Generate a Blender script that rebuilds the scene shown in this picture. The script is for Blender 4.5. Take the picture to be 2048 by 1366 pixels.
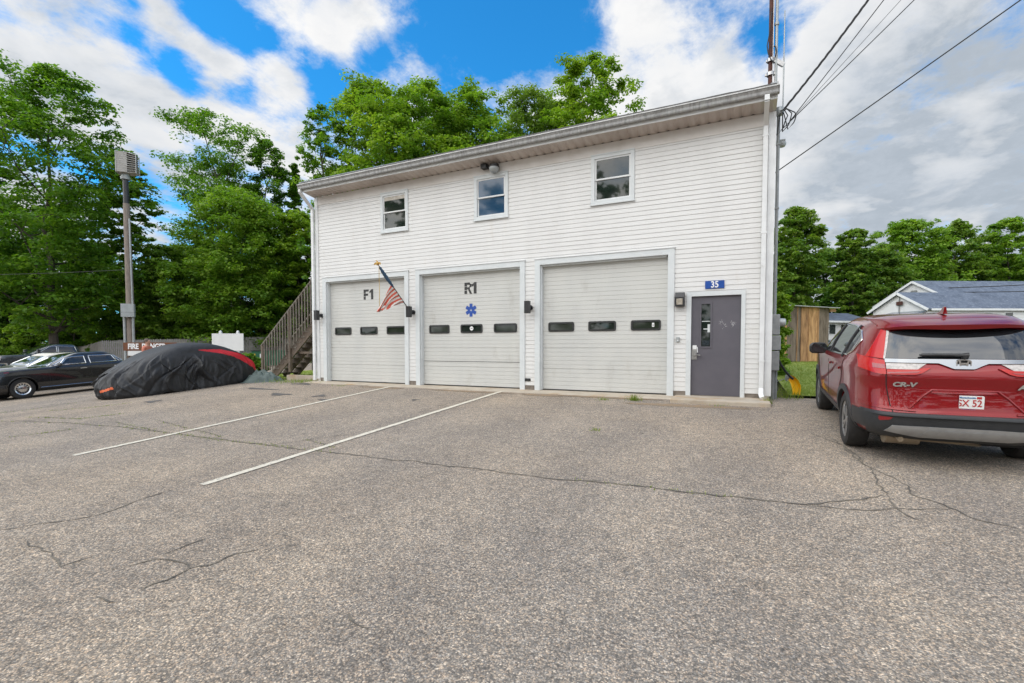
import bpy, bmesh, math, random
import numpy as np
from mathutils import Vector, Matrix, Euler
R_ = math.radians
for o in list(bpy.data.objects): bpy.data.objects.remove(o)
SC = bpy.context.scene
COL = SC.collection

# ------------------------------------------------------------------ camera
YAW, PIT, FPX, V0, CZ, D = R_(25.828), R_(2.1186), 960.0, 730.33, 1.04, 10.93
cF = np.array([-math.sin(YAW)*math.cos(PIT), math.cos(YAW)*math.cos(PIT), -math.sin(PIT)])
cR = np.array([math.cos(YAW), math.sin(YAW), 0.0]); cU = np.cross(cR, cF)
cam = bpy.data.cameras.new('camera'); camo = bpy.data.objects.new('camera', cam); COL.objects.link(camo)
M = Matrix(((cR[0], cU[0], -cF[0], 0), (cR[1], cU[1], -cF[1], 0), (cR[2], cU[2], -cF[2], CZ), (0, 0, 0, 1)))
camo.matrix_world = M
cam.sensor_width = 36; cam.lens = FPX/2048*36; cam.shift_y = (V0-683)/2048
cam.clip_start = 0.05; cam.clip_end = 3000
SC.camera = camo

# measured points of the photograph turned into places: on the wall plane, on a depth, on the ground
CO = np.array([0, 0, CZ])
def ray(u, v): return cF+(u-1024)/FPX*cR-(v-V0)/FPX*cU
def onY(u, v, Y=D):
    d = ray(u, v); return CO+d*(Y/d[1])
def dep(u, v, t): return CO+ray(u, v)*t
def sm(a, b, x):
    t = np.clip((x-a)/(b-a), 0, 1); return t*t*(3-2*t)
def gz(x, y):
    """height of the ground"""
    x = np.asarray(x, float); y = np.asarray(y, float)
    t = 10.3-y
    z = -.05-.063*np.clip(t, 0, 7.0)-.03*np.clip(t-7.0, 0, 12)
    sh = np.clip(-18-x, 0, 40)*.8
    z = z-.052*np.clip(-13-x, 0, 10.8)*(1-sm(10, 16, y-sh))
    z = z+.42*sm(11.5, 26, y)*sm(-2, 2, x)
    return z
def hit(u, v, dz=0.0):
    d = ray(u, v); t = 2.0
    while t < 300:
        p = CO+d*t
        if p[2] <= gz(p[0], p[1])+dz: return p
        t += .02
    return CO+d*60

# ------------------------------------------------------------------ light and sky
SUN_EL, SUN_AZ = R_(54), R_(222)      # azimuth clockwise from +Y
sd = Vector((math.sin(SUN_AZ)*math.cos(SUN_EL), math.cos(SUN_AZ)*math.cos(SUN_EL), math.sin(SUN_EL)))
sun = bpy.data.lights.new('sun', 'SUN'); suno = bpy.data.objects.new('sun', sun); COL.objects.link(suno)
suno.rotation_euler = sd.to_track_quat('Z', 'Y').to_euler(); suno.location = (0, -10, 30)
sun.energy = 1.3; sun.angle = R_(88); sun.color = (1, .95, .87)
SC.view_settings.view_transform = 'Standard'; SC.view_settings.look = 'None'
SC.view_settings.exposure = 1.0; SC.view_settings.gamma = 1
SC.render.engine = 'CYCLES'
cy = SC.cycles
cy.max_bounces = 7; cy.diffuse_bounces = 4; cy.glossy_bounces = 3; cy.transmission_bounces = 4; cy.transparent_max_bounces = 6
cy.caustics_reflective = False; cy.caustics_refractive = False; cy.use_denoising = True
cy.sample_clamp_indirect = 8

W = bpy.data.worlds.new('World'); SC.world = W; W.use_nodes = True
nt = W.node_tree; N = nt.nodes; Lk = nt.links
for n in list(N): N.remove(n)
class G:
    """small node builder"""
    def __init__(s, nt): s.nt = nt
    def n(s, t, **k):
        x = s.nt.nodes.new(t)
        for a, b in k.items():
            if a == 'i':
                for kk, vv in b.items():
                    if hasattr(vv, 'is_linked'): s.nt.links.new(vv, x.inputs[kk])
                    else: x.inputs[kk].default_value = vv
            else: setattr(x, a, b)
        return x
    def math(s, op, a, b=0.0, c=0.0, clamp=False): return s.n('ShaderNodeMath', operation=op, use_clamp=clamp, i={0: a, 1: b, 2: c}).outputs[0]
    def mr(s, v, a, b, c=0.0, d=1.0, mode='SMOOTHSTEP'): return s.n('ShaderNodeMapRange', interpolation_type=mode, i={0: v, 1: a, 2: b, 3: c, 4: d}).outputs[0]
    def mix(s, f, a, b, bt='MIX'):
        x = s.n('ShaderNodeMix', data_type='RGBA', blend_type=bt)
        for k, v in ((0, f), (6, a), (7, b)):
            if hasattr(v, 'is_linked'): s.nt.links.new(v, x.inputs[k])
            else: x.inputs[k].default_value = v if k == 0 else (v[0], v[1], v[2], 1)
        return x.outputs[2]
    def noise(s, vec, sc, det=4, ro=.5, dist=0.0):
        x = s.n('ShaderNodeTexNoise', i={'Scale': sc, 'Detail': det, 'Roughness': ro, 'Distortion': dist})
        if vec is not None: s.nt.links.new(vec, x.inputs['Vector'])
        return x.outputs[0]
g = G(nt)
tc = g.n('ShaderNodeTexCoord').outputs['Generated']
sky = g.n('ShaderNodeTexSky', sky_type='NISHITA', sun_disc=False, sun_elevation=SUN_EL, sun_rotation=SUN_AZ, air_density=1.0, dust_density=.4, ozone_density=2.0)
sep = g.n('ShaderNodeSeparateXYZ', i={0: tc})
zc = g.math('ADD', g.math('MAXIMUM', sep.outputs[2], 0.0), .22)
pv = g.n('ShaderNodeCombineXYZ', i={0: g.math('DIVIDE', sep.outputs[0], zc), 1: g.math('DIVIDE', sep.outputs[1], zc), 2: .37}).outputs[0]
pa = g.n('ShaderNodeMapping', i={0: pv, 2: (0, 0, R_(8)), 3: (1, .58, 1)}).outputs[0]
n1 = g.math('ADD', g.math('MULTIPLY', g.math('SUBTRACT', g.noise(pa, 3.4, 10, .62, .12), .5), 1.45), .5)
n2 = g.noise(g.n('ShaderNodeMapping', i={0: pv, 2: (0, 0, R_(8)), 3: (1, .9, 1)}).outputs[0], 9.0, 9, .66, .15)
def lobes(L):
    acc = None
    for u, v, r, w in L:
        d = ray(u, v); d = d/np.linalg.norm(d)
        dt = g.n('ShaderNodeVectorMath', operation='DOT_PRODUCT', i={0: tc, 1: tuple(d)}).outputs['Value']
        m = g.math('MULTIPLY', g.mr(dt, math.cos(R_(r)), 1.0), w)
        acc = m if acc is None else g.math('ADD', acc, m)
    return acc
SKYB = [(225, 15, 3, -0.23), (305, 105, 2.6, -0.27), (375, 148, 2.4, -0.27), (470, 182, 2.4, -0.23), (395, 8, 2.8, -0.27), (445, 40, 2.4, -0.20), (500, 62, 2.6, -0.23), (580, 90, 2.8, -0.23), (648, 150, 3.2, -0.27), (664, 200, 3, -0.23), (735, 105, 3, -0.20), (750, 160, 3.2, -0.16), (830, 60, 4, -0.09),
        (940, 80, 6, -0.20), (1040, 70, 7, -0.23), (1130, 45, 6, -0.22), (1000, 10, 8, -0.09), (1160, 120, 4, -0.09), (1400, 12, 6, -0.20), (1500, 15, 5, -0.20), (1530, 105, 4, -0.27), (1560, 40, 4, -0.22), (1540, 150, 3.5, -0.16),
        (90, 80, 10, .26), (345, 65, 3, .24), (430, 125, 3, .24), (540, 20, 3, .18), (586, 156, 4, .2), (700, 70, 4, .2), (640, 60, 4, .16), (510, 236, 7, .32), (305, 222, 4, .34), (1320, 190, 15, .36), (1750, 250, 20, .28), (1680, 60, 8, .16), (880, 170, 6, .1)]
cov = g.math('ADD', g.math('ADD', n1, g.math('MULTIPLY', g.math('SUBTRACT', n2, .5), .95)), lobes(SKYB))
cov = g.math('ADD', cov, g.math('ADD', g.mr(sep.outputs[2], .0, .5, .16, .02), g.mr(sep.outputs[1], .0, -.5, 0, .2)))
mask = g.mr(cov, .30, .80)
dark = g.math('ADD', lobes([(1900, 420, 17, .62), (1980, 180, 18, .34), (110, 110, 16, .4), (330, 440, 10, .42), (700, 320, 9, .12)]), g.math('MULTIPLY', g.mr(cov, .6, 1.0), .1))
n3 = g.noise(pv, 3.1, 6, .55, .3)
n4 = g.noise(pv, 6.0, 8, .62, .15)
dark = g.math('ADD', g.math('MULTIPLY', dark, g.mr(n3, .3, .62, .45, 1.25)), g.math('MULTIPLY', g.mr(n4, .42, .66), g.mr(n3, .35, .6, .12, .42)), clamp=True)
ccol = g.mix(dark, (.84, .835, .83), (.38, .43, .49))
ccol = g.mix(g.mr(n2, .35, .65, .30, 0), ccol, (.55, .60, .67))
blue = g.mix(1.0, sky.outputs[0], (.16, .95, 1.38), 'MULTIPLY')
skyc = g.mix(mask, g.mix(1.0, blue, (.86, .86, .86), 'MULTIPLY'), g.n('ShaderNodeVectorMath', operation='SCALE', i={0: ccol, 'Scale': g.mr(sep.outputs[1], .35, -.4, 5.9, 12.5)}).outputs[0])
gnd = g.mix(g.mr(sep.outputs[2], -.06, .0), (1.1, 1.2, .9), skyc)
bg = g.n('ShaderNodeBackground', i={0: gnd, 1: .10})
Lk.new(bg.outputs[0], g.n('ShaderNodeOutputWorld').inputs[0])
W.cycles.sampling_method = 'MANUAL'; W.cycles.sample_map_resolution = 1024

# ------------------------------------------------------------------ materials
def newmat(name):
    m = bpy.data.materials.new(name); m.use_nodes = True
    t = m.node_tree
    for n in list(t.nodes): t.nodes.remove(n)
    return m, G(t)
def finish(g, sh): g.nt.links.new(sh.outputs[0], g.n('ShaderNodeOutputMaterial').inputs[0])
def mat(name, c, rough=.6, metal=0.0, c2=None, sc=6.0, lo=.35, hi=.7, bump=0.0, bsc=40.0, spec=.5, coat=0.0, stretch=None, dirt=None, dsc=1.5, dlo=.5, dhi=.75, cr=.05):
    """painted or raw surface: base colour broken up by a second tone and by dirt patches, with a fine bump"""
    m, g = newmat(name)
    o = g.n('ShaderNodeTexCoord').outputs['Object']
    if stretch: v = g.n('ShaderNodeMapping', i={0: o, 3: stretch}).outputs[0]
    else: v = o
    col = (*c, 1)
    p = g.n('ShaderNodeBsdfPrincipled', i={'Roughness': rough, 'Metallic': metal, 'Specular IOR Level': spec})
    if c2 is not None: col = g.mix(g.mr(g.noise(v, sc, 6, .6), lo, hi), c, c2)
    if dirt is not None:
        dm = g.math('MULTIPLY', g.mr(g.noise(v, dsc, 8, .65), dlo, dhi), .8)
        col = g.mix(dm, col if hasattr(col, 'is_linked') else c, dirt)
    if hasattr(col, 'is_linked'): g.nt.links.new(col, p.inputs['Base Color'])
    else: p.inputs['Base Color'].default_value = col
    if coat: p.inputs['Coat Weight'].default_value = coat; p.inputs['Coat Roughness'].default_value = cr
    if bump:
        b = g.n('ShaderNodeBump', i={'Strength': bump, 'Distance': .02, 'Height': g.noise(v, bsc, 4, .6)})
        g.nt.links.new(b.outputs[0], p.inputs['Normal'])
    finish(g, p); return m
def glassmat(name, c=(.012, .014, .015), rough=.02, c2=None, sc=3.0):
    return mat(name, c, rough, spec=.6, c2=c2, sc=sc)
def leafmat(name, c1, c2, c3, tr=.35):
    m, g = newmat(name)
    ri = g.n('ShaderNodeNewGeometry').outputs['Random Per Island']
    o = g.n('ShaderNodeTexCoord').outputs['Object']
    nz = g.mr(g.noise(o, .55, 3, .6), .38, .62)
    col = g.mix(ri, c1, c2); col = g.mix(g.math('MULTIPLY', nz, .75), col, c3)
    p = g.n('ShaderNodeBsdfPrincipled', i={'Roughness': .5, 'Specular IOR Level': .35, 'Base Color': col})
    t = g.n('ShaderNodeBsdfTranslucent', i={'Color': g.mix(1.0, col, (1.15, 1.25, .5), 'MULTIPLY')})
    finish(g, g.n('ShaderNodeMixShader', i={0: tr, 1: p.outputs[0], 2: t.outputs[0]})); return m

# ------------------------------------------------------------------ mesh helpers
class MB:
    def __init__(s): s.v = []; s.f = []; s.m = []; s.cur = 0
    def add(s, vs, fs):
        b = len(s.v); s.v += [tuple(map(float, p)) for p in vs]
        for f in fs: s.f.append([b+i for i in f]); s.m.append(s.cur)
        return s
    def box(s, x0, x1, y0, y1, z0, z1, T=None):
        vs = [(x0, y0, z0), (x1, y0, z0), (x1, y1, z0), (x0, y1, z0), (x0, y0, z1), (x1, y0, z1), (x1, y1, z1), (x0, y1, z1)]
        if T is not None: vs = [T @ Vector(p) for p in vs]
        return s.add(vs, [(0, 3, 2, 1), (4, 5, 6, 7), (0, 1, 5, 4), (1, 2, 6, 5), (2, 3, 7, 6), (3, 0, 4, 7)])
    def bar(s, a, b, w, h, up=(0, 0, 1)):
        """square bar from a to b, w wide and h high"""
        a = Vector(a); b = Vector(b); d = (b-a); L = d.length; d.normalize()
        up = Vector(up); r = d.cross(up)
        if r.length < 1e-4: r = d.cross(Vector((1, 0, 0)))
        r.normalize(); u = r.cross(d)
        T = Matrix((( r.x, d.x, u.x, a.x), (r.y, d.y, u.y, a.y), (r.z, d.z, u.z, a.z), (0, 0, 0, 1)))
        return s.box(-w/2, w/2, 0, L, -h/2, h/2, T)
    def tube(s, pts, rad, n=8, caps=True):
        pts = [Vector(p) for p in pts]; k = len(pts)
        rad = [rad]*k if not hasattr(rad, '__len__') else rad
        b = len(s.v); prev = None
        for i, p in enumerate(pts):
            d = (pts[min(i+1, k-1)]-pts[max(i-1, 0)]).normalized()
            if prev is None:
                r = d.cross(Vector((0, 0, 1)));
                if r.length < .05: r = d.cross(Vector((1, 0, 0)))
            else: r = prev-d*prev.dot(d)
            r.normalize(); prev = r; u = d.cross(r)
            for j in range(n):
                a = 2*math.pi*j/n
                s.v.append(tuple(p+(r*math.cos(a)+u*math.sin(a))*rad[i]))
        for i in range(k-1):
            for j in range(n):
                s.f.append([b+i*n+j, b+i*n+(j+1) % n, b+(i+1)*n+(j+1) % n, b+(i+1)*n+j]); s.m.append(s.cur)
        if caps:
            s.f.append([b+j for j in range(n)][::-1]); s.f.append([b+(k-1)*n+j for j in range(n)]); s.m += [s.cur]*2
        return s
    def lathe(s, prof, n=24, axis='z', c=(0, 0, 0), ang=2*math.pi):
        """profile of (radius, height) turned round an axis"""
        b = len(s.v); k = len(prof); c = Vector(c)
        for j in range(n):
            a = ang*j/n
            for r, h in prof:
                q = {'z': (r*math.cos(a), r*math.sin(a), h), 'x': (h, r*math.cos(a), r*math.sin(a)), 'y': (r*math.sin(a), h, r*math.cos(a))}[axis]
                s.v.append(tuple(c+Vector(q)))
        for j in range(n):
            for i in range(k-1):
                s.f.append([b+j*k+i, b+((j+1) % n)*k+i, b+((j+1) % n)*k+i+1, b+j*k+i+1]); s.m.append(s.cur)
        return s
    def grid(s, P, close=False):
        """P: array (a, b, 3)"""
        a, bb = P.shape[:2]; b = len(s.v)
        s.v += [tuple(p) for p in P.reshape(-1, 3)]
        for i in range(a-1):
            for j in range(bb-1 if not close else bb):
                s.f.append([b+i*bb+j, b+i*bb+(j+1) % bb, b+(i+1)*bb+(j+1) % bb, b+(i+1)*bb+j]); s.m.append(s.cur)
        return s
    def slab(s, P, Q):
        """closed shell between two grids of the same shape"""
        s.grid(P); s.grid(Q[:, ::-1])
        for A, B in ((P[0], Q[0]), (Q[-1], P[-1]), (Q[:, 0], P[:, 0]), (P[:, -1], Q[:, -1])):
            s.grid(np.array([A, B]))
        return s
    def prism(s, poly, y0, y1, plane='xz'):
        k = len(poly)
        f = {'xz': lambda p, t: (p[0], t, p[1]), 'xy': lambda p, t: (p[0], p[1], t), 'yz': lambda p, t: (t, p[0], p[1])}[plane]
        vs = [f(p, y0) for p in poly]+[f(p, y1) for p in poly]
        return s.add(vs, [list(range(k))[::-1], [k+i for i in range(k)]]+[(i, (i+1) % k, k+(i+1) % k, k+i) for i in range(k)])
    def build(s, name, mats, parent=None, smooth=False, loc=None, fix=True):
        me = bpy.data.meshes.new(name); me.from_pydata(s.v, [], s.f)
        mats = mats if isinstance(mats, (list, tuple)) else [mats]
        for m in mats: me.materials.append(m)
        if len(mats) > 1: me.polygons.foreach_set('material_index', s.m)
        me.update()
        if fix:
            bm = bmesh.new(); bm.from_mesh(me); bmesh.ops.recalc_face_normals(bm, faces=bm.faces); bm.to_mesh(me); bm.free()
        if smooth:
            me.polygons.foreach_set('use_smooth', [True]*len(me.polygons))
            try: me.set_sharp_from_angle(angle=R_(38))
            except Exception: pass
        return add(name, me, parent, loc)
def add(name, me, parent=None, loc=None):
    o = bpy.data.objects.new(name, me); COL.objects.link(o)
    if parent is not None: o.parent = parent
    if loc is not None: o.location = loc
    return o
def tag(o, label=None, cat=None, group=None, kind=None):
    for k, v in (('label', label), ('category', cat), ('group', group), ('kind', kind)):
        if v: o[k] = v
    return o
def thing(name, label, cat, loc=(0, 0, 0), rz=0.0, group=None):
    o = bpy.data.objects.new(name, None); COL.objects.link(o); o.location = loc; o.rotation_euler = (0, 0, rz); o.empty_display_size = .2
    return tag(o, label, cat, group)
def struct(o): o['kind'] = 'structure'; return o
def evalmesh(o):
    dg = bpy.context.evaluated_depsgraph_get(); dg.update()
    return bpy.data.meshes.new_from_object(o.evaluated_get(dg))
def text_bm(s, size, ext=.004, bold=0.0, sx=1.0, align='CENTER', shear=0.0):
    cu = bpy.data.curves.new('lettering', 'FONT'); cu.body = s; cu.size = size; cu.extrude = ext; cu.offset = bold; cu.align_x = align; cu.align_y = 'CENTER'; cu.shear = shear
    o = bpy.data.objects.new('lettering', cu); COL.objects.link(o)
    me = evalmesh(o); bpy.data.objects.remove(o); bpy.data.curves.remove(cu)
    for v in me.vertices: v.co.x *= sx
    return me
def text(name, s, size, m, parent, loc, rot=(math.pi/2, 0, 0), **k):
    me = text_bm(s, size, **k); me.materials.clear(); me.materials.append(m)
    o = add(name, me, parent, loc); o.rotation_euler = rot; return o
def npmesh(name, V, Fq, m, smooth=False):
    """mesh from numpy arrays of vertices and quads"""
    me = bpy.data.meshes.new(name); nv, nf = len(V), len(Fq)
    me.vertices.add(nv); me.vertices.foreach_set('co', V.astype(np.float32).ravel())
    me.loops.add(nf*4); me.loops.foreach_set('vertex_index', Fq.astype(np.int32).ravel())
    me.polygons.add(nf); me.polygons.foreach_set('loop_start', np.arange(0, nf*4, 4, dtype=np.int32)); me.polygons.foreach_set('loop_total', np.full(nf, 4, np.int32))
    me.materials.append(m); me.update(calc_edges=True)
    if smooth: me.polygons.foreach_set('use_smooth', [True]*nf)
    return me
def pchip(x, y, q):
    x = np.asarray(x, float); y = np.asarray(y, float); q = np.asarray(q, float)
    h = np.diff(x); d = np.diff(y)/h; m = np.zeros_like(y); m[0], m[-1] = d[0], d[-1]
    for i in range(1, len(x)-1):
        m[i] = 0 if d[i-1]*d[i] <= 0 else 2*d[i-1]*d[i]/(d[i-1]+d[i])
    i = np.clip(np.searchsorted(x, q)-1, 0, len(h)-1); t = np.clip((q-x[i])/h[i], 0, 1); hh = h[i]
    return (y[i]*(1+2*t)*(1-t)**2+m[i]*hh*t*(1-t)**2+y[i+1]*t*t*(3-2*t)+m[i+1]*hh*t*t*(t-1))
rnd = random.Random(7)

MAT = dict(
 siding=mat('white vinyl siding', (.675, .67, .655), .5, c2=(.635, .63, .615), sc=1.2, bump=.04, bsc=3, dirt=(.58, .55, .50), dsc=2.6, dlo=.58, dhi=.85, stretch=(1.6, 1, .35)),
 trim=mat('pale painted trim', (.64, .665, .67), .55, c2=(.585, .615, .62), sc=3, dirt=(.42, .42, .42), dsc=7, dlo=.62, dhi=.78, bump=.05, bsc=30),
 white=mat('white painted metal', (.74, .75, .75), .45, c2=(.66, .67, .67), sc=4, dirt=(.45, .43, .40), dsc=5, dlo=.62, dhi=.8),
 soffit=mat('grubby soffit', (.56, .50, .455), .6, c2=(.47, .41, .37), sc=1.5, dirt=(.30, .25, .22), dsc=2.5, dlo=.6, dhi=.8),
 frieze=mat('grubby frieze', (.72, .69, .66), .6, c2=(.64, .60, .56), sc=2),
 gutter=mat('weathered grey gutter', (.36, .36, .355), .5, c2=(.22, .22, .215), sc=9, stretch=(2.5, 1, .5), bump=.05),
 gutterlip=mat('gutter lip', (.62, .62, .61), .5, c2=(.42, .42, .41), sc=8),
 shingle=mat('dark shingles', (.10, .10, .10), .9, c2=(.17, .16, .15), sc=40, bump=.5, bsc=60),
 door=mat('ribbed garage door paint', (.575, .573, .545), .5, c2=(.525, .528, .51), sc=1.1, dirt=(.40, .385, .35), dsc=2.0, dlo=.55, dhi=.8, stretch=(1, 1, .5), bump=.12, bsc=3.5),
 rubber=mat('black rubber', (.015, .016, .016), .45, c2=(.03, .03, .03), sc=20),
 black=mat('black metal', (.018, .018, .02), .4, c2=(.03, .03, .032), sc=15),
 lens=mat('cloudy lens', (.34, .30, .24), .25, c2=(.5, .46, .4), sc=12),
 glass=glassmat('dark window glass', (.012, .020, .016), .03, (.03, .035, .03), 2.5),
 glassblue=glassmat('blue toned window glass', (.018, .06, .12), .05, (.022, .075, .15), 1.5),  # middle window: the blue is in the pane's own base colour
 glassbay=glassmat('bay door glass', (.02, .028, .018), .06, (.035, .04, .03), 4),
 greydoor=mat('grey steel door', (.108, .101, .119), .42, c2=(.094, .089, .106), sc=3, dirt=(.16, .15, .155), dsc=3, dlo=.6, dhi=.8),
 scuff=mat('scuff of bare filler', (.5, .49, .5), .7),
 steel=mat('brushed steel', (.45, .44, .43), .35, .9, c2=(.35, .34, .33), sc=20),
 bluesign=mat('blue sign enamel', (.008, .07, .33), .35, c2=(.006, .055, .27), sc=8),
 signwhite=mat('white lettering', (.78, .78, .78), .5),
 ink=mat('black stencil paint', (.02, .02, .02), .6, c2=(.05, .05, .05), sc=30),
 emsblue=mat('blue emblem paint', (.01, .06, .32), .5, c2=(.02, .08, .34), sc=20),
 concrete=mat('old concrete', (.47, .41, .33), .85, c2=(.37, .31, .24), sc=3, bump=.35, bsc=60, dirt=(.40, .25, .12), dsc=1.3, dlo=.5, dhi=.72),
 found=mat('bare concrete foundation', (.22, .19, .16), .9, c2=(.13, .11, .09), sc=8, bump=.3),
 paintline=mat('worn white line', (.66, .61, .50), .8, c2=(.54, .49, .40), sc=18, dirt=(.24, .215, .19), dsc=22, dlo=.54, dhi=.64, bump=.3, bsc=200),
 oldwood=mat('weathered stair timber', (.16, .125, .095), .85, c2=(.085, .06, .045), sc=5, bump=.3, bsc=30, dirt=(.24, .22, .19), dsc=5, dlo=.5, dhi=.75),
 railwood=mat('weathered grey rail', (.20, .18, .15), .85, c2=(.13, .105, .085), sc=6, bump=.3, bsc=30),
 fencewood=mat('silvered fence wood', (.33, .31, .29), .9, c2=(.21, .195, .18), sc=9, stretch=(3, 3, .4), bump=.3),
 polewood=mat('weathered utility pole', (.27, .225, .19), .9, c2=(.17, .14, .12), sc=10, stretch=(3, 3, .3), bump=.5, bsc=20),
 galv=mat('galvanised grey', (.40, .42, .42), .45, .3, c2=(.33, .35, .35), sc=8),
 louvre=mat('grey siren housing', (.40, .38, .35), .5, c2=(.33, .31, .28), sc=5),
 rust=mat('rusty mast', (.10, .035, .022), .8, c2=(.05, .022, .018), sc=8),
 browns=mat('brown sign board', (.16, .055, .02), .7, c2=(.13, .045, .018), sc=6),
 cable=mat('black cable', (.016, .016, .017), .6),
 boxgrey=mat('grey meter box', (.30, .31, .31), .45, .2, c2=(.24, .25, .25), sc=8),
 yellow=mat('yellow plastic', (.92, .55, .015), .4, c2=(.86, .47, .012), sc=9),
 tarp=mat('grey green tarp', (.085, .115, .105), .65, c2=(.06, .085, .078), sc=5, bump=.2, bsc=15),
 cover=mat('black car cover', (.014, .0145, .016), .56, c2=(.020, .021, .023), sc=5, spec=.5, bump=.7, bsc=7),
 coverred=mat('red cover stripe', (.55, .018, .03), .5, c2=(.46, .014, .025), sc=6, bump=.1, bsc=20),
 coverlogo=mat('orange cover print', (.75, .16, .06), .5),
 tyre=mat('tyre rubber', (.018, .017, .017), .75, c2=(.028, .027, .026), sc=14),
 alloy=mat('alloy wheel', (.42, .42, .42), .3, .8, c2=(.33, .33, .33), sc=12),
 chrome=mat('chrome', (.66, .67, .68), .14, 1.0), satin=mat('satin chrome', (.27, .28, .29), .2, 1.0),
 redpaint=mat('dark red metallic paint', (.215, .003, .006), .30, .3, c2=(.20, .003, .005), sc=3, coat=.8, cr=.03, spec=.2),
 blackpaint=mat('black car paint', (.008, .009, .010), .18, c2=(.010, .011, .012), sc=3, coat=1.0, cr=.03),
 darkpaint=mat('dark blue grey paint', (.02, .028, .036), .2, coat=1.0),
 silverpaint=mat('silver champagne paint', (.46, .45, .42), .3, .3, coat=1.0),
 cream=mat('cream roof vinyl', (.62, .58, .50), .5),
 bluepaint=mat('blue grey car paint', (.05, .085, .12), .25, .2, coat=1.0),
 clad=mat('dark grey bumper plastic', (.022, .024, .027), .5, c2=(.03, .032, .035), sc=9),
 skid=mat('silver skid plate', (.36, .36, .36), .4, .4, c2=(.30, .30, .30), sc=8),
 lampred=mat('red lamp lens', (.42, .006, .004), .2, coat=.35, spec=.3),
 lampdark=mat('dark red lamp lens', (.24, .004, .008), .1, coat=1.0),
 lampclear=mat('clear lamp lens', (.50, .46, .43), .25, coat=.4, cr=.12, c2=(.32, .29, .27), sc=30),
 carglass=mat('tinted car glass', (.010, .012, .014), .02, c2=(.018, .02, .024), sc=1.5, spec=.8, coat=.5, cr=.02),
 under=mat('underbody', (.012, .012, .012), .8),
 tan=mat('muffler steel', (.30, .24, .17), .5, .5),
 plate=mat('number plate white', (.74, .74, .73), .4),
 platered=mat('number plate red', (.42, .02, .02), .5),
 plateblue=mat('number plate blue', (.03, .16, .36), .5),
 clap=mat('white house siding', (.74, .74, .73), .6, c2=(.68, .68, .67), sc=1.0),
 blueroof=mat('blue grey shingles', (.115, .14, .185), .9, c2=(.07, .088, .122), sc=1.3, bump=.4, bsc=6, dirt=(.19, .22, .27), dsc=4, dlo=.5, dhi=.7),
 green=mat('green steel cabinet', (.012, .10, .05), .5, c2=(.01, .08, .04), sc=8),
 bark=mat('tree bark', (.10, .085, .07), .95, c2=(.055, .045, .038), sc=3, bump=.6, bsc=12),
 skin=mat('skin', (.48, .26, .18), .5), hair=mat('greying brown hair', (.10, .075, .06), .8), shirt=mat('salmon shirt', (.58, .20, .13), .8, c2=(.5, .17, .11), sc=10), trousers=mat('dark trousers', (.03, .03, .04), .8),
 flagblue=mat('faded flag blue', (.03, .075, .14), .8, c2=(.05, .10, .16), sc=12), gold=mat('gold finial', (.50, .30, .08), .35, .7), rope=mat('yellow rope', (.50, .33, .08), .8),
 ply=mat('tin roof', (.42, .42, .42), .4, .6, c2=(.3, .3, .3), sc=6),
)
for k_, a_, b_ in (('plankgrey', (.22, .17, .135), (.095, .07, .052)), ('planktan', (.46, .255, .125), (.22, .115, .055)), ('plankpale', (.60, .345, .165), (.32, .165, .07))):
    MAT[k_] = mat('rough shed plank '+k_[5:], a_, .85, c2=b_, sc=2.2, lo=.38, hi=.7, stretch=(5, 5, .8), bump=.3, bsc=12, dirt=(.07, .05, .035), dsc=5, dlo=.6, dhi=.75)
MAT['plank'] = MAT['planktan']
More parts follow.
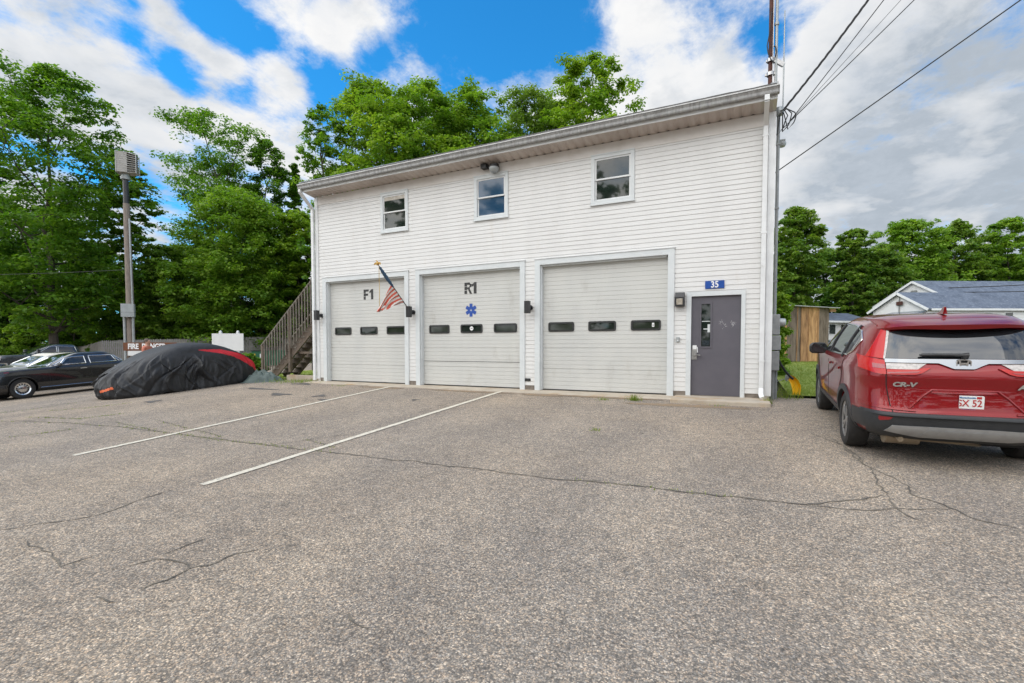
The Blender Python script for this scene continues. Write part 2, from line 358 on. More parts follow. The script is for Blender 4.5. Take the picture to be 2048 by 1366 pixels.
# ------------------------------------------------------------------ ground
def asphalt():
    m, g = newmat('worn asphalt with showing stones')
    o = g.n('ShaderNodeTexCoord').outputs['Object']
    wob = g.n('ShaderNodeVectorMath', operation='ADD', i={0: o, 1: g.n('ShaderNodeVectorMath', operation='SCALE', i={0: g.n('ShaderNodeTexNoise', i={'Vector': o, 'Scale': 60.0, 'Detail': 2.0}).outputs[1], 'Scale': .010}).outputs[0]}).outputs[0]
    def stones(sc):
        v = g.n('ShaderNodeTexVoronoi', i={'Vector': wob, 'Scale': sc, 'Randomness': 1.0})
        s = g.n('ShaderNodeSeparateColor', i={0: v.outputs['Color']})
        r = g.n('ShaderNodeValToRGB', i={0: s.outputs[0]}); e = r.color_ramp.elements
        e[0].color = (.135, .128, .122, 1); e[1].color = (.53, .48, .42, 1)
        for p, c in ((.25, (.165, .16, .155)), (.45, (.25, .232, .212)), (.62, (.315, .268, .222)), (.74, (.28, .278, .275)), (.86, (.41, .33, .26))):
            x = e.new(p); x.color = (*c, 1)
        return r.outputs[0], v.outputs['Distance'], s.outputs[1]
    c1, d1, k1 = stones(105.0); c2, d2, k2 = stones(58.0)
    big = g.math('MULTIPLY', g.mr(k2, .55, .60), g.math('SUBTRACT', 1.0, g.mr(d2, .42, .55)))
    col = g.mix(big, c1, c2)
    gap = g.mr(d1, .42, .72)
    col = g.mix(g.math('MULTIPLY', gap, .6), col, (.09, .086, .08))
    # wear: tan and bluish drifts, darker tyre paths, dirt fans
    col = g.mix(1.0, col, g.mix(g.mr(g.noise(o, .23, 5, .6), .36, .66), (.95, .95, .96), (1.06, 1.02, .97)), 'MULTIPLY')
    col = g.mix(1.0, col, g.mix(g.mr(g.noise(o, .9, 7, .65), .32, .68), (.92, .92, .92), (1.06, 1.06, 1.05)), 'MULTIPLY')
    col = g.mix(1.0, col, g.mix(g.mr(g.noise(o, 7.0, 5, .7), .3, .7), (.86, .86, .86), (1.12, 1.12, 1.12)), 'MULTIPLY')
    col = g.mix(g.math('MULTIPLY', g.mr(g.noise(o, .35, 6, .7, .6), .60, .74), .4), col, (.32, .27, .21))
    col = g.mix(1.0, col, (1.21, 1.14, 1.045), 'MULTIPLY')
    col = g.mix(1.0, col, g.mix(g.mr(g.noise(o, 42.0, 4, .75), .36, .64), (.74, .74, .75), (1.26, 1.25, 1.23)), 'MULTIPLY')
    # oil drips and small dark specks
    vo = g.n('ShaderNodeTexVoronoi', i={'Vector': wob, 'Scale': 1.6}); vs_ = g.n('ShaderNodeSeparateColor', i={0: vo.outputs['Color']})
    drip = g.math('MULTIPLY', g.mr(g.math('ADD', vo.outputs['Distance'], g.math('MULTIPLY', g.noise(o, 9.0, 4), .10)), .15, .08), g.mr(vs_.outputs[0], .70, .74))
    col = g.mix(g.math('MULTIPLY', drip, .55), col, (.06, .055, .05))
    # two worn tyre lanes towards each bay
    sx = g.n('ShaderNodeSeparateXYZ', i={0: o}); wv = g.n('ShaderNodeTexWave', wave_type='BANDS', bands_direction='X', i={'Vector': o, 'Scale': .172, 'Distortion': 1.4, 'Detail': 3.0, 'Detail Scale': .5})
    col = g.mix(1.0, col, g.mix(wv.outputs[1], (.93, .93, .935), (1.05, 1.045, 1.035)), 'MULTIPLY')
    p = g.n('ShaderNodeBsdfPrincipled', i={'Roughness': .9, 'Specular IOR Level': .25, 'Base Color': col})
    b = g.n('ShaderNodeBump', i={'Strength': .4, 'Distance': .008, 'Height': g.math('SUBTRACT', g.math('MULTIPLY', big, .6), d1)})
    g.nt.links.new(b.outputs[0], p.inputs['Normal'])
    finish(g, p); return m
MAT['asphalt'] = asphalt()
MAT['lawn'] = mat('mown grass', (.21, .28, .04), .9, c2=(.29, .33, .07), sc=1.4, bump=.8, bsc=70, dirt=(.12, .10, .045), dsc=2.5, dlo=.6, dhi=.8)
MAT['earth'] = mat('leafy ground', (.045, .06, .015), .95, c2=(.08, .065, .035), sc=.6, bump=.6, bsc=20)
MAT['gravel'] = mat('pale gravel', (.30, .26, .21), .95, c2=(.2, .175, .14), sc=9, bump=.6, bsc=60)
MAT['crack'] = mat('dirt filled crack', (.085, .077, .066), .95, c2=(.17, .145, .11), sc=7, lo=.4, hi=.6)
MAT['stain'] = mat('oil stain', (.07, .063, .057), .7, c2=(.10, .09, .08), sc=25)
MAT['rustst'] = mat('rusty dirt', (.27, .185, .105), .9, c2=(.21, .17, .13), sc=12, bump=.3, bsc=120)
def sheet(name, xs, ys, m, dz=0.0, keep=None):
    X, Y = np.meshgrid(xs, ys, indexing='ij'); Z = gz(X, Y)+dz
    V = np.stack([X, Y, Z], -1).reshape(-1, 3); nx, ny = X.shape
    i, j = np.meshgrid(np.arange(nx-1), np.arange(ny-1), indexing='ij'); a = (i*ny+j).ravel()
    Fq = np.stack([a, a+ny, a+ny+1, a+1], -1)
    o = add(name, npmesh(name, V, Fq, m, True)); return struct(o)
def rng_(a, b, st): return np.linspace(a, b, int(round((b-a)/st))+1)
far = np.concatenate([-np.geomspace(1500, 80, 14), rng_(-76, 76, 4), np.geomspace(80, 1500, 14)])
sheet('ground', far, far, MAT['earth'], -.10)
sheet('parking_lot', rng_(-18, 30, .4), rng_(-30, 11.95, .4), MAT['asphalt'])
sheet('parking_lot', rng_(-66, -18, .6), rng_(-30, 24, .6), MAT['asphalt'])
sheet('lawn', rng_(.9, 42, .5), rng_(12.0, 46, .5), MAT['lawn'], .05)
sheet('lawn', rng_(-17.9, -12.1, .3), rng_(12.0, 34, .5), MAT['lawn'], .05)
sheet('lawn', rng_(-60, -12.1, 1), rng_(34.05, 60, 1), MAT['lawn'], .05)
sheet('gravel_drive', rng_(-17.9, -10, .5), rng_(20, 23, .5), MAT['gravel'], .07)
sheet('gravel_drive', rng_(2, 60, 2), rng_(47, 58, 1), MAT['gravel'], .03)

def ribbon(name, pts, wid, m, dz, jit=0.0, step=.08, seed=1, wj=.5):
    """a flat strip along the ground through points (x, y)"""
    r = random.Random(seed); P = []
    for (a, b) in zip(pts[:-1], pts[1:]):
        a = np.array(a[:2]); b = np.array(b[:2]); n = max(1, int(np.linalg.norm(b-a)/step))
        P += [a+(b-a)*k/n for k in range(n)]
    P.append(np.array(pts[-1][:2])); n = len(P); L = []; mb = MB(); off = 0
    for i, p in enumerate(P):
        d = P[min(i+1, n-1)]-P[max(i-1, 0)]; d = d/(np.linalg.norm(d)+1e-9); q = np.array([-d[1], d[0]])
        off = off*.8+r.uniform(-jit, jit); w = wid*(1+r.uniform(-wj, wj))/2
        if jit and (i == 0 or i == n-1): w *= .15
        c = p+q*off
        L.append([(*(c+q*w),), (*(c-q*w),)])
    A = np.array(L); Z = gz(A[..., 0], A[..., 1])+dz
    mb.grid(np.concatenate([A, Z[..., None]], -1)); return mb
cr = []
CR = [[(0, 843), (150, 848), (250, 855), (352, 868), (420, 878), (520, 889), (560, 893), (660, 905), (745, 915), (860, 928), (1000, 945), (1150, 962), (1300, 975), (1450, 993), (1610, 1012), (1700, 1003), (1772, 992)],
      [(1620, 866), (1680, 890), (1740, 938), (1775, 990)], [(1665, 880), (1735, 935), (1790, 955), (1832, 990), (1890, 1010), (1960, 1040), (2047, 1058)], [(1772, 992), (1810, 1030), (1850, 1045)], [(1610, 1012), (1760, 1020), (1900, 1018)],
      [(0, 1060), (110, 1045), (190, 1030), (255, 1008), (330, 985)], [(55, 1085), (100, 1103), (125, 1133), (200, 1110)], [(240, 1140), (310, 1121), (350, 1125), (372, 1141), (330, 1160), (278, 1178)], [(372, 1141), (420, 1135), (470, 1108), (520, 1098)], [(322, 1115), (370, 1090), (420, 1075)],
      [(20, 875), (90, 866), (150, 858)], [(235, 845), (290, 857), (330, 866)], [(310, 842), (370, 856), (440, 874)], [(540, 890), (600, 882), (700, 868)], [(610, 880), (668, 895)], [(60, 835), (160, 838), (240, 828)], [(100, 822), (190, 815), (260, 806)],
      [(0, 826), (60, 820), (150, 806)], [(195, 1195), (235, 1207)], [(690, 1230), (740, 1262)], [(820, 830), (900, 806), (1010, 790)]]
for k, L in enumerate(CR):
    cr.append(ribbon('crack', [hit(u, v) for u, v in L], .020 if k == 0 else .012, MAT['crack'], .005, .022, .06, k+3))
mb = MB()
for c in cr: mb.add(c.v, c.f)
struct(mb.build('pavement_cracks', MAT['crack'], fix=False))
# sparse weeds standing in the cracks
def blades(pts, n, h, spread, seed, lean=.5):
    r = np.random.default_rng(seed); pts = np.array(pts); k = r.integers(0, len(pts), n)
    b = pts[k]+np.concatenate([r.normal(0, spread, (n, 2)), np.zeros((n, 1))], 1)
    a = r.uniform(0, 2*np.pi, n); w = r.uniform(.003, .007, n)[:, None]*np.stack([np.cos(a), np.sin(a), 0*a], -1)
    hh = r.uniform(.4, 1, n)*h; t = b+np.stack([r.normal(0, lean, n)*hh, r.normal(0, lean, n)*hh, hh], -1)
    V = np.stack([b-w, b+w, t+w*.2, t-w*.2], 1).reshape(-1, 3)
    return V, np.arange(n*4).reshape(-1, 4)
MAT['weed'] = leafmat('weed blades', (.20, .28, .04), (.30, .31, .08), (.14, .23, .03), .45)
wp = []
for L in (CR[0][:6], CR[10], CR[11], CR[14], CR[15], CR[16]):
    for (u0, v0), (u1, v1) in zip(L[:-1], L[1:]):
        for t in np.linspace(0, 1, 7): wp.append(hit(u0+(u1-u0)*t, v0+(v1-v0)*t))
for L, a, b in ((CR[0], 3, 7), (CR[0], 11, 13), (CR[16], 0, 2), (CR[15], 0, 2), (CR[17], 0, 2), (CR[12], 0, 2)):
    for (u0, v0), (u1, v1) in zip(L[a:b], L[a+1:b+1]):
        for t in np.linspace(0, 1, 9): wp.append(hit(u0+(u1-u0)*t, v0+(v1-v0)*t))
V, Fq = blades(wp, 900, .03, .03, 5); o = add('crack_weeds', npmesh('crack_weeds', V, Fq, MAT['weed'])); tag(o, kind='stuff')
r = np.random.default_rng(8); gx = []
P = np.stack([r.uniform(.92, 7, 26000), 12.0+r.uniform(0, 1, 26000)**1.4*14, np.zeros(26000)], -1); P[:, 2] = gz(P[:, 0], P[:, 1])+.05
V, Fq = blades(P, 26000, .07, .02, 9); o = add('lawn_grass', npmesh('lawn_grass', V, Fq, MAT['weed'])); tag(o, kind='stuff')
P = np.stack([r.uniform(-17.5, -12.2, 9000), 12.05+r.uniform(0, 1, 9000)*7, np.zeros(9000)], -1); P[:, 2] = gz(P[:, 0], P[:, 1])+.05
V, Fq = blades(P, 9000, .08, .02, 10); o = add('lawn_grass', npmesh('lawn_grass', V, Fq, MAT['weed'])); tag(o, kind='stuff')

# parking lines, stains
for k, (a, b) in enumerate((((795, 772.5), (147, 912)), ((1008, 783), (404, 971)))):
    mb = ribbon('parking_line', [hit(*a), hit(*b)], .105, MAT['paintline'], .009, .0, .1, 3, .06)
    struct(mb.build('parking_line', MAT['paintline'], fix=False))
mb = MB()
for k, (u, v, rx, ry) in enumerate(((560, 789, .34, .05), (520, 778, .6, .035), (640, 792, .16, .05), (605, 768, .4, .05), (305, 803, .2, .05), (650, 800, .2, .04), (830, 800, .1, .03))):
    c = hit(u, v); rr = random.Random(k); n = 26; pts = []
    for j in range(n):
        a = 2*math.pi*j/n; q = 1+.35*math.sin(3*a+k)+rr.uniform(-.18, .18)
        x, y = c[0]+rx*q*math.cos(a)*.9-ry*q*math.sin(a)*.3, c[1]+ry*q*math.sin(a)*3
        pts.append((x, y, float(gz(x, y))+.005))
    mb.add(pts, [list(range(n))])
struct(mb.build('oil_stains', MAT['stain'], fix=False))
# concrete apron before the doors and the door step, kerb by the stair
xs = np.linspace(-12.25, -1.34, 90); rr = random.Random(3)
top = np.array([(x, 10.90, -.012) for x in xs]); mid = np.array([(x, 10.52-.05*rr.random(), -.045) for x in xs]); edge = np.array([(x, 10.36+.05*math.sin(x*3)+.05*rr.random()-.02*(x+6), 0) for x in xs]); edge[:, 2] = gz(edge[:, 0], edge[:, 1])-.02
bk = np.array([(x, 11.3, -.012) for x in xs])
mb = MB().grid(np.array([bk, top, mid, edge])); struct(mb.build('concrete_apron', MAT['concrete'], fix=False))
mb = MB(); mb.box(-1.33, .46, 10.02, 11.2, -.3, .012); o = mb.build('door_step', MAT['concrete']); struct(o)
bv = o.modifiers.new('b', 'BEVEL'); bv.width = .02; bv.segments = 2
o = MB().box(-14.7, -12.35, 11.9, 12.08, -.5, .06).build('kerb', MAT['concrete']); struct(o)
# rusty dirt washed out in front of bay three
mb = MB()
for k, (x, y, rx, ry) in enumerate(((-2.9, 10.28, 1.5, .10), (-4.2, 10.2, .5, .12), (-1.0, 9.75, 1.1, .14), (-8.9, 10.2, .7, .12), (-6.2, 10.22, 1.2, .08))):
    n = 40; pts = []; q_ = random.Random(k+50)
    for j in range(n):
        a = 2*math.pi*j/n; q = 1+q_.uniform(-.3, .25); X, Y = x+rx*q*math.cos(a), y+ry*q*math.sin(a); pts.append((X, Y, float(gz(X, Y))+.004))
    mb.add(pts, [list(range(n))])
struct(mb.build('rust_stains', MAT['rustst'], fix=False))

# ------------------------------------------------------------------ fire station
XL, XR, YB, ZT = -12.06, .46, 20.2, 5.68
FS = thing('fire_station', 'white vinyl-sided two-storey fire station with three numbered garage bays', 'building', (0, 0, 0))
DOORS = [(-11.66, -8.64), (-8.12, -5.06), (-4.52, -1.52)]; DH = 3.05
PD = (-1.03, -.075, 2.12)
WINS = [(-9.47, -8.50), (-6.37, -5.39), (-3.25, -2.26)]; WZ = (4.32, 5.44)
ops = [(a-.1, b+.1, -1, DH+.1) for a, b in DOORS]+[(PD[0]-.08, PD[1]+.06, -1, PD[2]+.08)]+[(a+.05, b-.05, WZ[0]+.05, WZ[1]-.05) for a, b in WINS]
mb = MB(); e = .1016; z = .10; rs = random.Random(2)
while z < 5.40:
    segs = [(XL, XR)]
    for a, b, z0, z1 in ops:
        if z0 < z+e/2 < z1:
            ns = []
            for s0, s1 in segs:
                if b <= s0 or a >= s1: ns.append((s0, s1)); continue
                if a > s0: ns.append((s0, a))
                if b < s1: ns.append((b, s1))
            segs = ns
    cuts = sorted(rs.uniform(XL+.3, XR-.3) for _ in range(3)); pcs = []
    for s0, s1 in segs:
        c_ = [s0]+[q for q in cuts if s0+.25 < q < s1-.25]+[s1]
        pcs += [(a_+(.0 if k_ == 0 else -.02), b_, k_ % 2) for k_, (a_, b_) in enumerate(zip(c_[:-1], c_[1:]))]
    for s0, s1, odd in pcs:
        n = max(1, int((s1-s0)/.8)); X = np.linspace(s0, s1, n+1)
        wv = np.array([rs.uniform(-.0012, .0012)-.0012*odd for _ in X]); wz = np.array([rs.uniform(-.0015, .0015) for _ in X])
        Pg = np.array([[(x, D-.001, z+e+.004) for x in X], [(x, D-.006, z+e*.86) for x in X], [(x, D-.013+w, z+v) for x, w, v in zip(X, wv, wz)], [(x, D-.006, z+v-.003) for x, v in zip(X, wz)]])
        mb.grid(Pg)
    z += e
mb.build('siding', MAT['siding'], FS, fix=False)
# wall body behind the siding (also side and back walls), with openings left for doors and windows
mb = MB(); T = .14
xsl = sorted({XL, XR}|{v for o_ in ops for v in o_[:2]})
for x0, x1 in zip(xsl[:-1], xsl[1:]):
    zs = [0.0]; xm = (x0+x1)/2
    blk = sorted([(max(o_[2], 0), o_[3]) for o_ in ops if o_[0] < xm < o_[1]]); z = -.35
    for a, b in blk:
        if a > z+.001 and a > 0: mb.box(x0, x1, D+.001, D+T, z, a)
        z = b
    mb.box(x0, x1, D+.001, D+T, z, ZT)
mb.box(XL, XL+T, D+T+.002, YB, -.35, ZT); mb.box(XR-T, XR, D+T+.002, YB, -.35, ZT); mb.box(XL+T+.002, XR-T-.002, YB-T, YB, -.35, ZT)
mb.box(XL+T+.002, XR-T-.002, D+1.3, D+1.35, -.3, ZT)
mb.add([(XL, D+.3, ZT+.002), (XL, YB-.3, ZT+.002), (XL, (D+YB)/2, ZT+2.1)], [(0, 1, 2)]); mb.add([(XR, D+.3, ZT+.002), (XR, YB-.3, ZT+.002), (XR, (D+YB)/2, ZT+2.1)], [(0, 1, 2)])
mb.build('wall', MAT['frieze'], FS)
for s0, s1 in ((XL+.1, -11.80), (-8.52, -8.26), (-4.93, -4.64), (-1.40, -1.13), (.02, XR-.1)):
    MB().box(s0, s1, D-.004, D+.0005, -.3, .098).build('foundation', MAT['found'], FS)
MB().box(XL, XR, D-.022, D-.001, 5.43, ZT).build('frieze_board', MAT['frieze'], FS)
mb = MB(); mb.box(XL-.03, XL+.095, D-.032, D, .06, ZT); mb.box(XL-.03, XL-.001, D+.001, D+.12, .06, ZT); mb.build('corner_trim', MAT['white'], FS)
mb = MB(); mb.box(XR-.095, XR+.03, D-.032, D, .06, ZT); mb.box(XR+.001, XR+.03, D+.001, D+.12, .06, ZT); mb.build('corner_trim', MAT['white'], FS)
# soffit of V-grooved panels, fascia, gutter, roof
mb = MB(); EY = 10.50
n = 62; X = np.linspace(XL-.12, XR+.03, n*3+1); prof = []
Z = np.array([ZT+.03 if i % 3 == 0 else ZT for i in range(len(X))])
mb.grid(np.array([[(x, EY, z+.06) for x, z in zip(X, Z)], [(x, D-.001, z) for x, z in zip(X, Z)]])); mb.build('soffit', MAT['soffit'], FS, fix=False)
MB().box(XL-.12, XR+.03, EY-.03, EY-.004, ZT+.05, 5.945).build('fascia', MAT['white'], FS)
gp = [(EY-.035, 5.795), (EY-.115, 5.795), (EY-.125, 5.815), (EY-.128, 5.86), (EY-.150, 5.90), (EY-.155, 5.925), (EY-.143, 5.925), (EY-.04, 5.90)]
mb = MB(); X = np.linspace(XL-.14, XR+.05, 14)
mb.grid(np.array([[(x, y, z) for x in X] for y, z in gp])); mb.prism(gp, XL-.142, XL-.145, 'yz'); mb.prism(gp, XR+.052, XR+.055, 'yz')
GU = mb.build('gutter', MAT['gutter'], FS); MB().box(XL-.14, XR+.05, EY-.162, EY-.1575, 5.908, 5.93).build('gutter_lip', MAT['gutterlip'], GU)
MB().box(XL-.10, XR+.02, EY-.06, EY-.03, 5.9465, 5.985).build('drip_edge', MAT['gutterlip'], FS)
RY, RZ = 15.6, 5.985+(15.6-10.42)*.475
mb = MB(); rs = random.Random(9); X = np.linspace(XL-.11, XR+.035, 90)
A = np.array([[(x, 10.405+rs.uniform(-.004, .004), 5.99+rs.uniform(-.003, .004)) for x in X], [(x, RY, RZ+.035*math.sin(x*1.3)*.5) for x in X]])
mb.slab(A, A-np.array([0, 0, .03])); B = A.copy(); B[0, :, 1] = YB+.5; mb.slab(B, B-np.array([0, 0, .03])); mb.build('roof', MAT['shingle'], FS)
for xx in (XL-.07, XR+.02):
    mb = MB(); mb.bar((xx, 10.42, 5.93), (xx, RY, RZ-.055), .026, .16); mb.bar((xx, YB+.45, 5.93), (xx, RY+.002, RZ-.055), .026, .16); mb.build('rake_board', MAT['white'], FS)
# downspouts
def spout(x, side):
    mb = MB(); y0 = D-.032-.045
    p = [(x+side*.0, EY-.09, 5.80), (x, EY-.09, 5.70), (x, y0, 5.42), (x, y0, .22), (x, y0-.06, .10), (x+.02, y0-.22, .035)]
    for a, b in zip(p[:-1], p[1:]): mb.bar(a, b, .085, .062, (0, 1, 0) if abs(a[1]-b[1]) < .5 else (0, 0, 1))
    for z in (.75, 3.3, 5.2): mb.box(x-.055, x+.055, y0-.036, y0+.04, z, z+.035)
    return mb.build('downspout', MAT['white'], FS)
spout(XR-.15, 1)
mb = MB(); y0 = D-.075; x0 = XL-.075
p = [(XL-.09, EY-.09, 5.80), (XL-.09, EY-.09, 5.72), (x0, y0, 5.32), (x0, y0, .02)]
for a, b in zip(p[:-1], p[1:]): mb.bar(a, b, .085, .062, (0, 1, 0))
mb.build('downspout', MAT['white'], FS)
# garage doors
def frame_boards(x0, x1, z1, w, name, parent, m, y0=-.036, z0=-.02, lip=None):
    mb = MB(); mb.box(x0-w, x0, D+y0, D+.02, z0, z1+w); mb.box(x1, x1+w, D+y0, D+.02, z0, z1+w); mb.box(x0+.0005, x1-.0005, D+y0+.002, D+.02, z1, z1+w)
    return mb.build(name, m, parent)
WXB = [[(-11.31, -10.66), (-10.30, -9.65), (-9.30, -8.64)], [(-7.81, -7.16), (-6.80, -6.14), (-5.80, -5.15)], [(-4.30, -3.65), (-3.30, -2.65), (-2.31, -1.66)]]
for k, (a, b) in enumerate(DOORS):
    yd = D+.125; prof = []; z = .008
    while z < DH+.04:
        sec = abs(((z-.008)/.1016) % 5) < .01
        dpt = .013 if sec else .006; gw = .011 if sec else .007
        prof += [(yd+dpt, z), (yd, z+gw), (yd, z+.1016-.001)]; z += .1016
    mb = MB(); mb.grid(np.array([[(x, y, z) for x in (a-.05, b+.05)] for y, z in prof]))
    GD = mb.build('garage_door', MAT['door'], FS, fix=False)
    GD['label'] = ['ribbed garage door stencilled F1', 'ribbed garage door stencilled R1 with blue star', 'ribbed garage door without lettering'][k]
    for j, (w0, w1) in enumerate(WXB[k]):
        sh = .045 if k == 0 else .05
        w0 *= 1.0114; w1 *= 1.0114; z0, z1 = 1.425, 1.655; rr_ = .045
        def rrect(x0, x1, z0, z1, r, n=5):
            P = []
            for cx, cz, a0 in ((x1-r, z1-r, 0), (x0+r, z1-r, 90), (x0+r, z0+r, 180), (x1-r, z0+r, 270)):
                P += [(cx+r*math.cos(R_(a0+90*i/n)), cz+r*math.sin(R_(a0+90*i/n))) for i in range(n+1)]
            return P
        O = rrect(w0, w1, z0, z1, .045); I = rrect(w0+.04, w1-.04, z0+.04, z1-.04, .02); I2 = I
        mb = MB(); L = [[(x, yd+.004, z) for x, z in O], [(x, yd-.022, z) for x, z in O], [(x, yd-.024, z) for x, z in I], [(x, yd+.004, z) for x, z in I]]
        mb.grid(np.array(L), True); mb.build('door_window_frame', MAT['rubber'], GD)
        mb = MB(); mb.add([(x, yd-.004, z) for x, z in I], [list(range(len(I)))]); mb.build('door_window_pane', MAT['glassbay'] if j % 2 == 0 else MAT['glass'], GD)
    MB().box(a-.04, b+.04, yd-.01, yd+.02, -.008, .012).build('bottom_seal', MAT['rubber'], GD)
    frame_boards(a, b, DH, .135, 'door_casing', FS, MAT['trim'])
    mb = MB(); mb.box(a+.0005, a+.03, D+.021, yd-.004, -.005, DH-.0005); mb.box(b-.008, b-.0005, D+.021, yd-.004, -.005, DH-.0005); mb.box(a+.036, b-.036, D+.021, yd-.004, DH-.035, DH-.0005)
    mb.build('door_jamb', MAT['trim'], FS)
    mb = MB(); mb.box(a-.15, b+.15, D-.05, D-.0005, DH+.1355, DH+.155); mb.build('drip_cap', MAT['white'], FS)
    if k < 2:
        # block stencil letters with the breaks a stencil leaves
        cx = -10.11 if k == 0 else -6.59; zb = 2.465; hh = .30; mb = MB()
        def L_(*pp): mb.prism([(cx+a_, zb+b_*hh) for a_, b_ in pp], yd-.0045, yd+.001)
        def rc(a0, a1, b0, b1): L_((a0, b0), (a1, b0), (a1, b1), (a0, b1))
        rc(-.17, -.09, .0, .30); rc(-.17, -.09, .34, .63); rc(-.17, -.09, .67, 1.0)
        if k == 0: rc(-.085, .025, .79, 1.0); rc(-.085, .0, .38, .58)
        else:
            rc(-.085, .0, .80, 1.0); rc(-.085, -.005, .40, .58); L_((.005, .90), (.055, .84), (.045, .62), (.005, .57), (-.02, .57), (-.02, .66), (-.01, .70), (-.01, .78), (-.02, .82)); L_((-.06, .39), (.0, .39), (.065, .0), (-.005, .0))
        L_((.115, .0), (.20, .0), (.20, 1.0), (.14, 1.0), (.115, .94)); L_((.111, .70), (.111, .92), (.058, .82), (.058, .62))
        mb.build('stencil_lettering', MAT['ink'], GD)
    if k == 1:
        mb = MB(); cx, cz, R = -6.56, 2.03, .172
        for an in (90, 30, -30):
            for sg in (1, -1):
                d = np.array([math.cos(R_(an)), math.sin(R_(an))])*sg; q = np.array([-d[1], d[0]]); w = .046
                r0 = .018 if abs(d[1]) < .99 else .018
                pts = [d*r0*1.2+q*w*.2, d*.075+q*w, d*R+q*w, d*R-q*w, d*.075-q*w, d*r0*1.2-q*w*.2]
                mb.prism([(cx+p[0], cz+p[1]) for p in pts], yd-.003-.0006*(abs(an)//30), yd+.001)
        mb.build('medical_star', MAT['emsblue'], GD)
        mb = MB(); mb.lathe([(0, 0), (.055, 0), (.055, .004), (0, .004)], 20, 'y', (-6.54, yd-.012, 1.545)); mb.build('oval_sticker', MAT['signwhite'], GD)
        MB().box(-6.57, -6.51, yd-.0135, yd-.0125, 1.538, 1.552).build('sticker_print', MAT['ink'], GD)
    if k == 1: MB().box(a+.04, b-.04, yd-.0035, yd+.004, .655, .667).build('section_gap', MAT['rubber'], GD)
    if k == 2:
        MB().box(-1.87, -1.82, yd-.009, yd-.005, 1.50, 1.59).build('window_sticker', MAT['signwhite'], GD)
        MB().box(-1.855, -1.835, yd-.0105, yd-.0095, 1.525, 1.55).build('sticker_print', MAT['ink'], GD)
# entry door
x0, x1, zt = PD
mb = MB()
gx0, gx1, gz0, gz1 = -.835, -.655, 1.06, 1.96
for a in ((x0, gx0, .025, zt), (gx1, x1, .025, zt), (gx0, gx1, .025, gz0), (gx0, gx1, gz1, zt)): mb.box(a[0], a[1], D+.028, D+.07, a[2], a[3])
ED = mb.build('entry_door', MAT['greydoor'], FS)
mb = MB()
for a in ((gx0-.03, gx1+.03, gz0-.03, gz0), (gx0-.03, gx1+.03, gz1, gz1+.03), (gx0-.03, gx0, gz0, gz1), (gx1, gx1+.03, gz0, gz1)): mb.box(a[0], a[1], D+.014, D+.0275, a[2], a[3])
mb.build('glazing_frame', MAT['greydoor'], ED)
MB().box(gx0, gx1, D+.042, D+.048, gz0, gz1).build('door_glass', MAT['glass'], ED)
mb = MB(); mb.box(-.71, -.66, D+.038, D+.0405, 1.36, 1.53); mb.box(-.825, -.66, D+.0375, D+.040, 1.585, 1.60); mb.box(-.79, -.71, D+.0375, D+.040, 1.42, 1.44); mb.build('door_sticker', MAT['trim'], ED)
MB().box(-.815, -.665, D+.038, D+.0405, 1.08, 1.19).build('door_sticker', MAT['darkpaint'], ED)
mb = MB(); mb.box(-1.02, -.915, D+.014, D+.0275, .78, 1.0); mb.lathe([(0, -.035), (.032, -.035), (.036, -.02), (.036, .0), (0, .0)], 16, 'y', (-.955, D+.012, .885)); mb.bar((-.955, D-.028, .885), (-.84, D-.028, .875), .022, .022); mb.build('lever_handle', MAT['steel'], ED)
mb = MB(); mb.box(-1.0, -.92, D+.006, D+.027, 1.0, 1.085); mb.tube([(-.925, D+.012, 1.05), (-.905, D+.012, 1.04), (-.90, D+.012, .93)], .009, 6); mb.build('key_box', MAT['signwhite'], ED)
mb = MB()
for q in range(110):
    cx, cz = rnd.choice(((-.22, 1.52), (-.22, 1.55), (-.37, 1.50), (-.45, 1.56))); cx += rnd.gauss(0, .022); cz += rnd.gauss(0, .03); rr_ = rnd.uniform(.001, .007)
    mb.add([(cx+rr_*rnd.uniform(.5, 1.2)*math.cos(a), D+.0265, cz+1.4*rr_*rnd.uniform(.5, 1.2)*math.sin(a)) for a in np.linspace(0, 6.28, 9)[:-1]], [list(range(8))])
mb.build('paint_scuff', MAT['scuff'], ED, fix=False)
mb = MB(); w = .10; mb.box(x0-w, x0-.003, D-.03, D+.1, -.01, zt+w); mb.box(x1+.003, x1+w-.02, D-.03, D+.1, -.01, zt+w); mb.box(x0-.0025, x1+.0025, D-.028, D+.1, zt+.003, zt+w); mb.build('door_casing', MAT['trim'], FS)
MB().box(x0, x1, D-.02, D+.1, -.004, .022).build('door_sill', MAT['found'], FS)
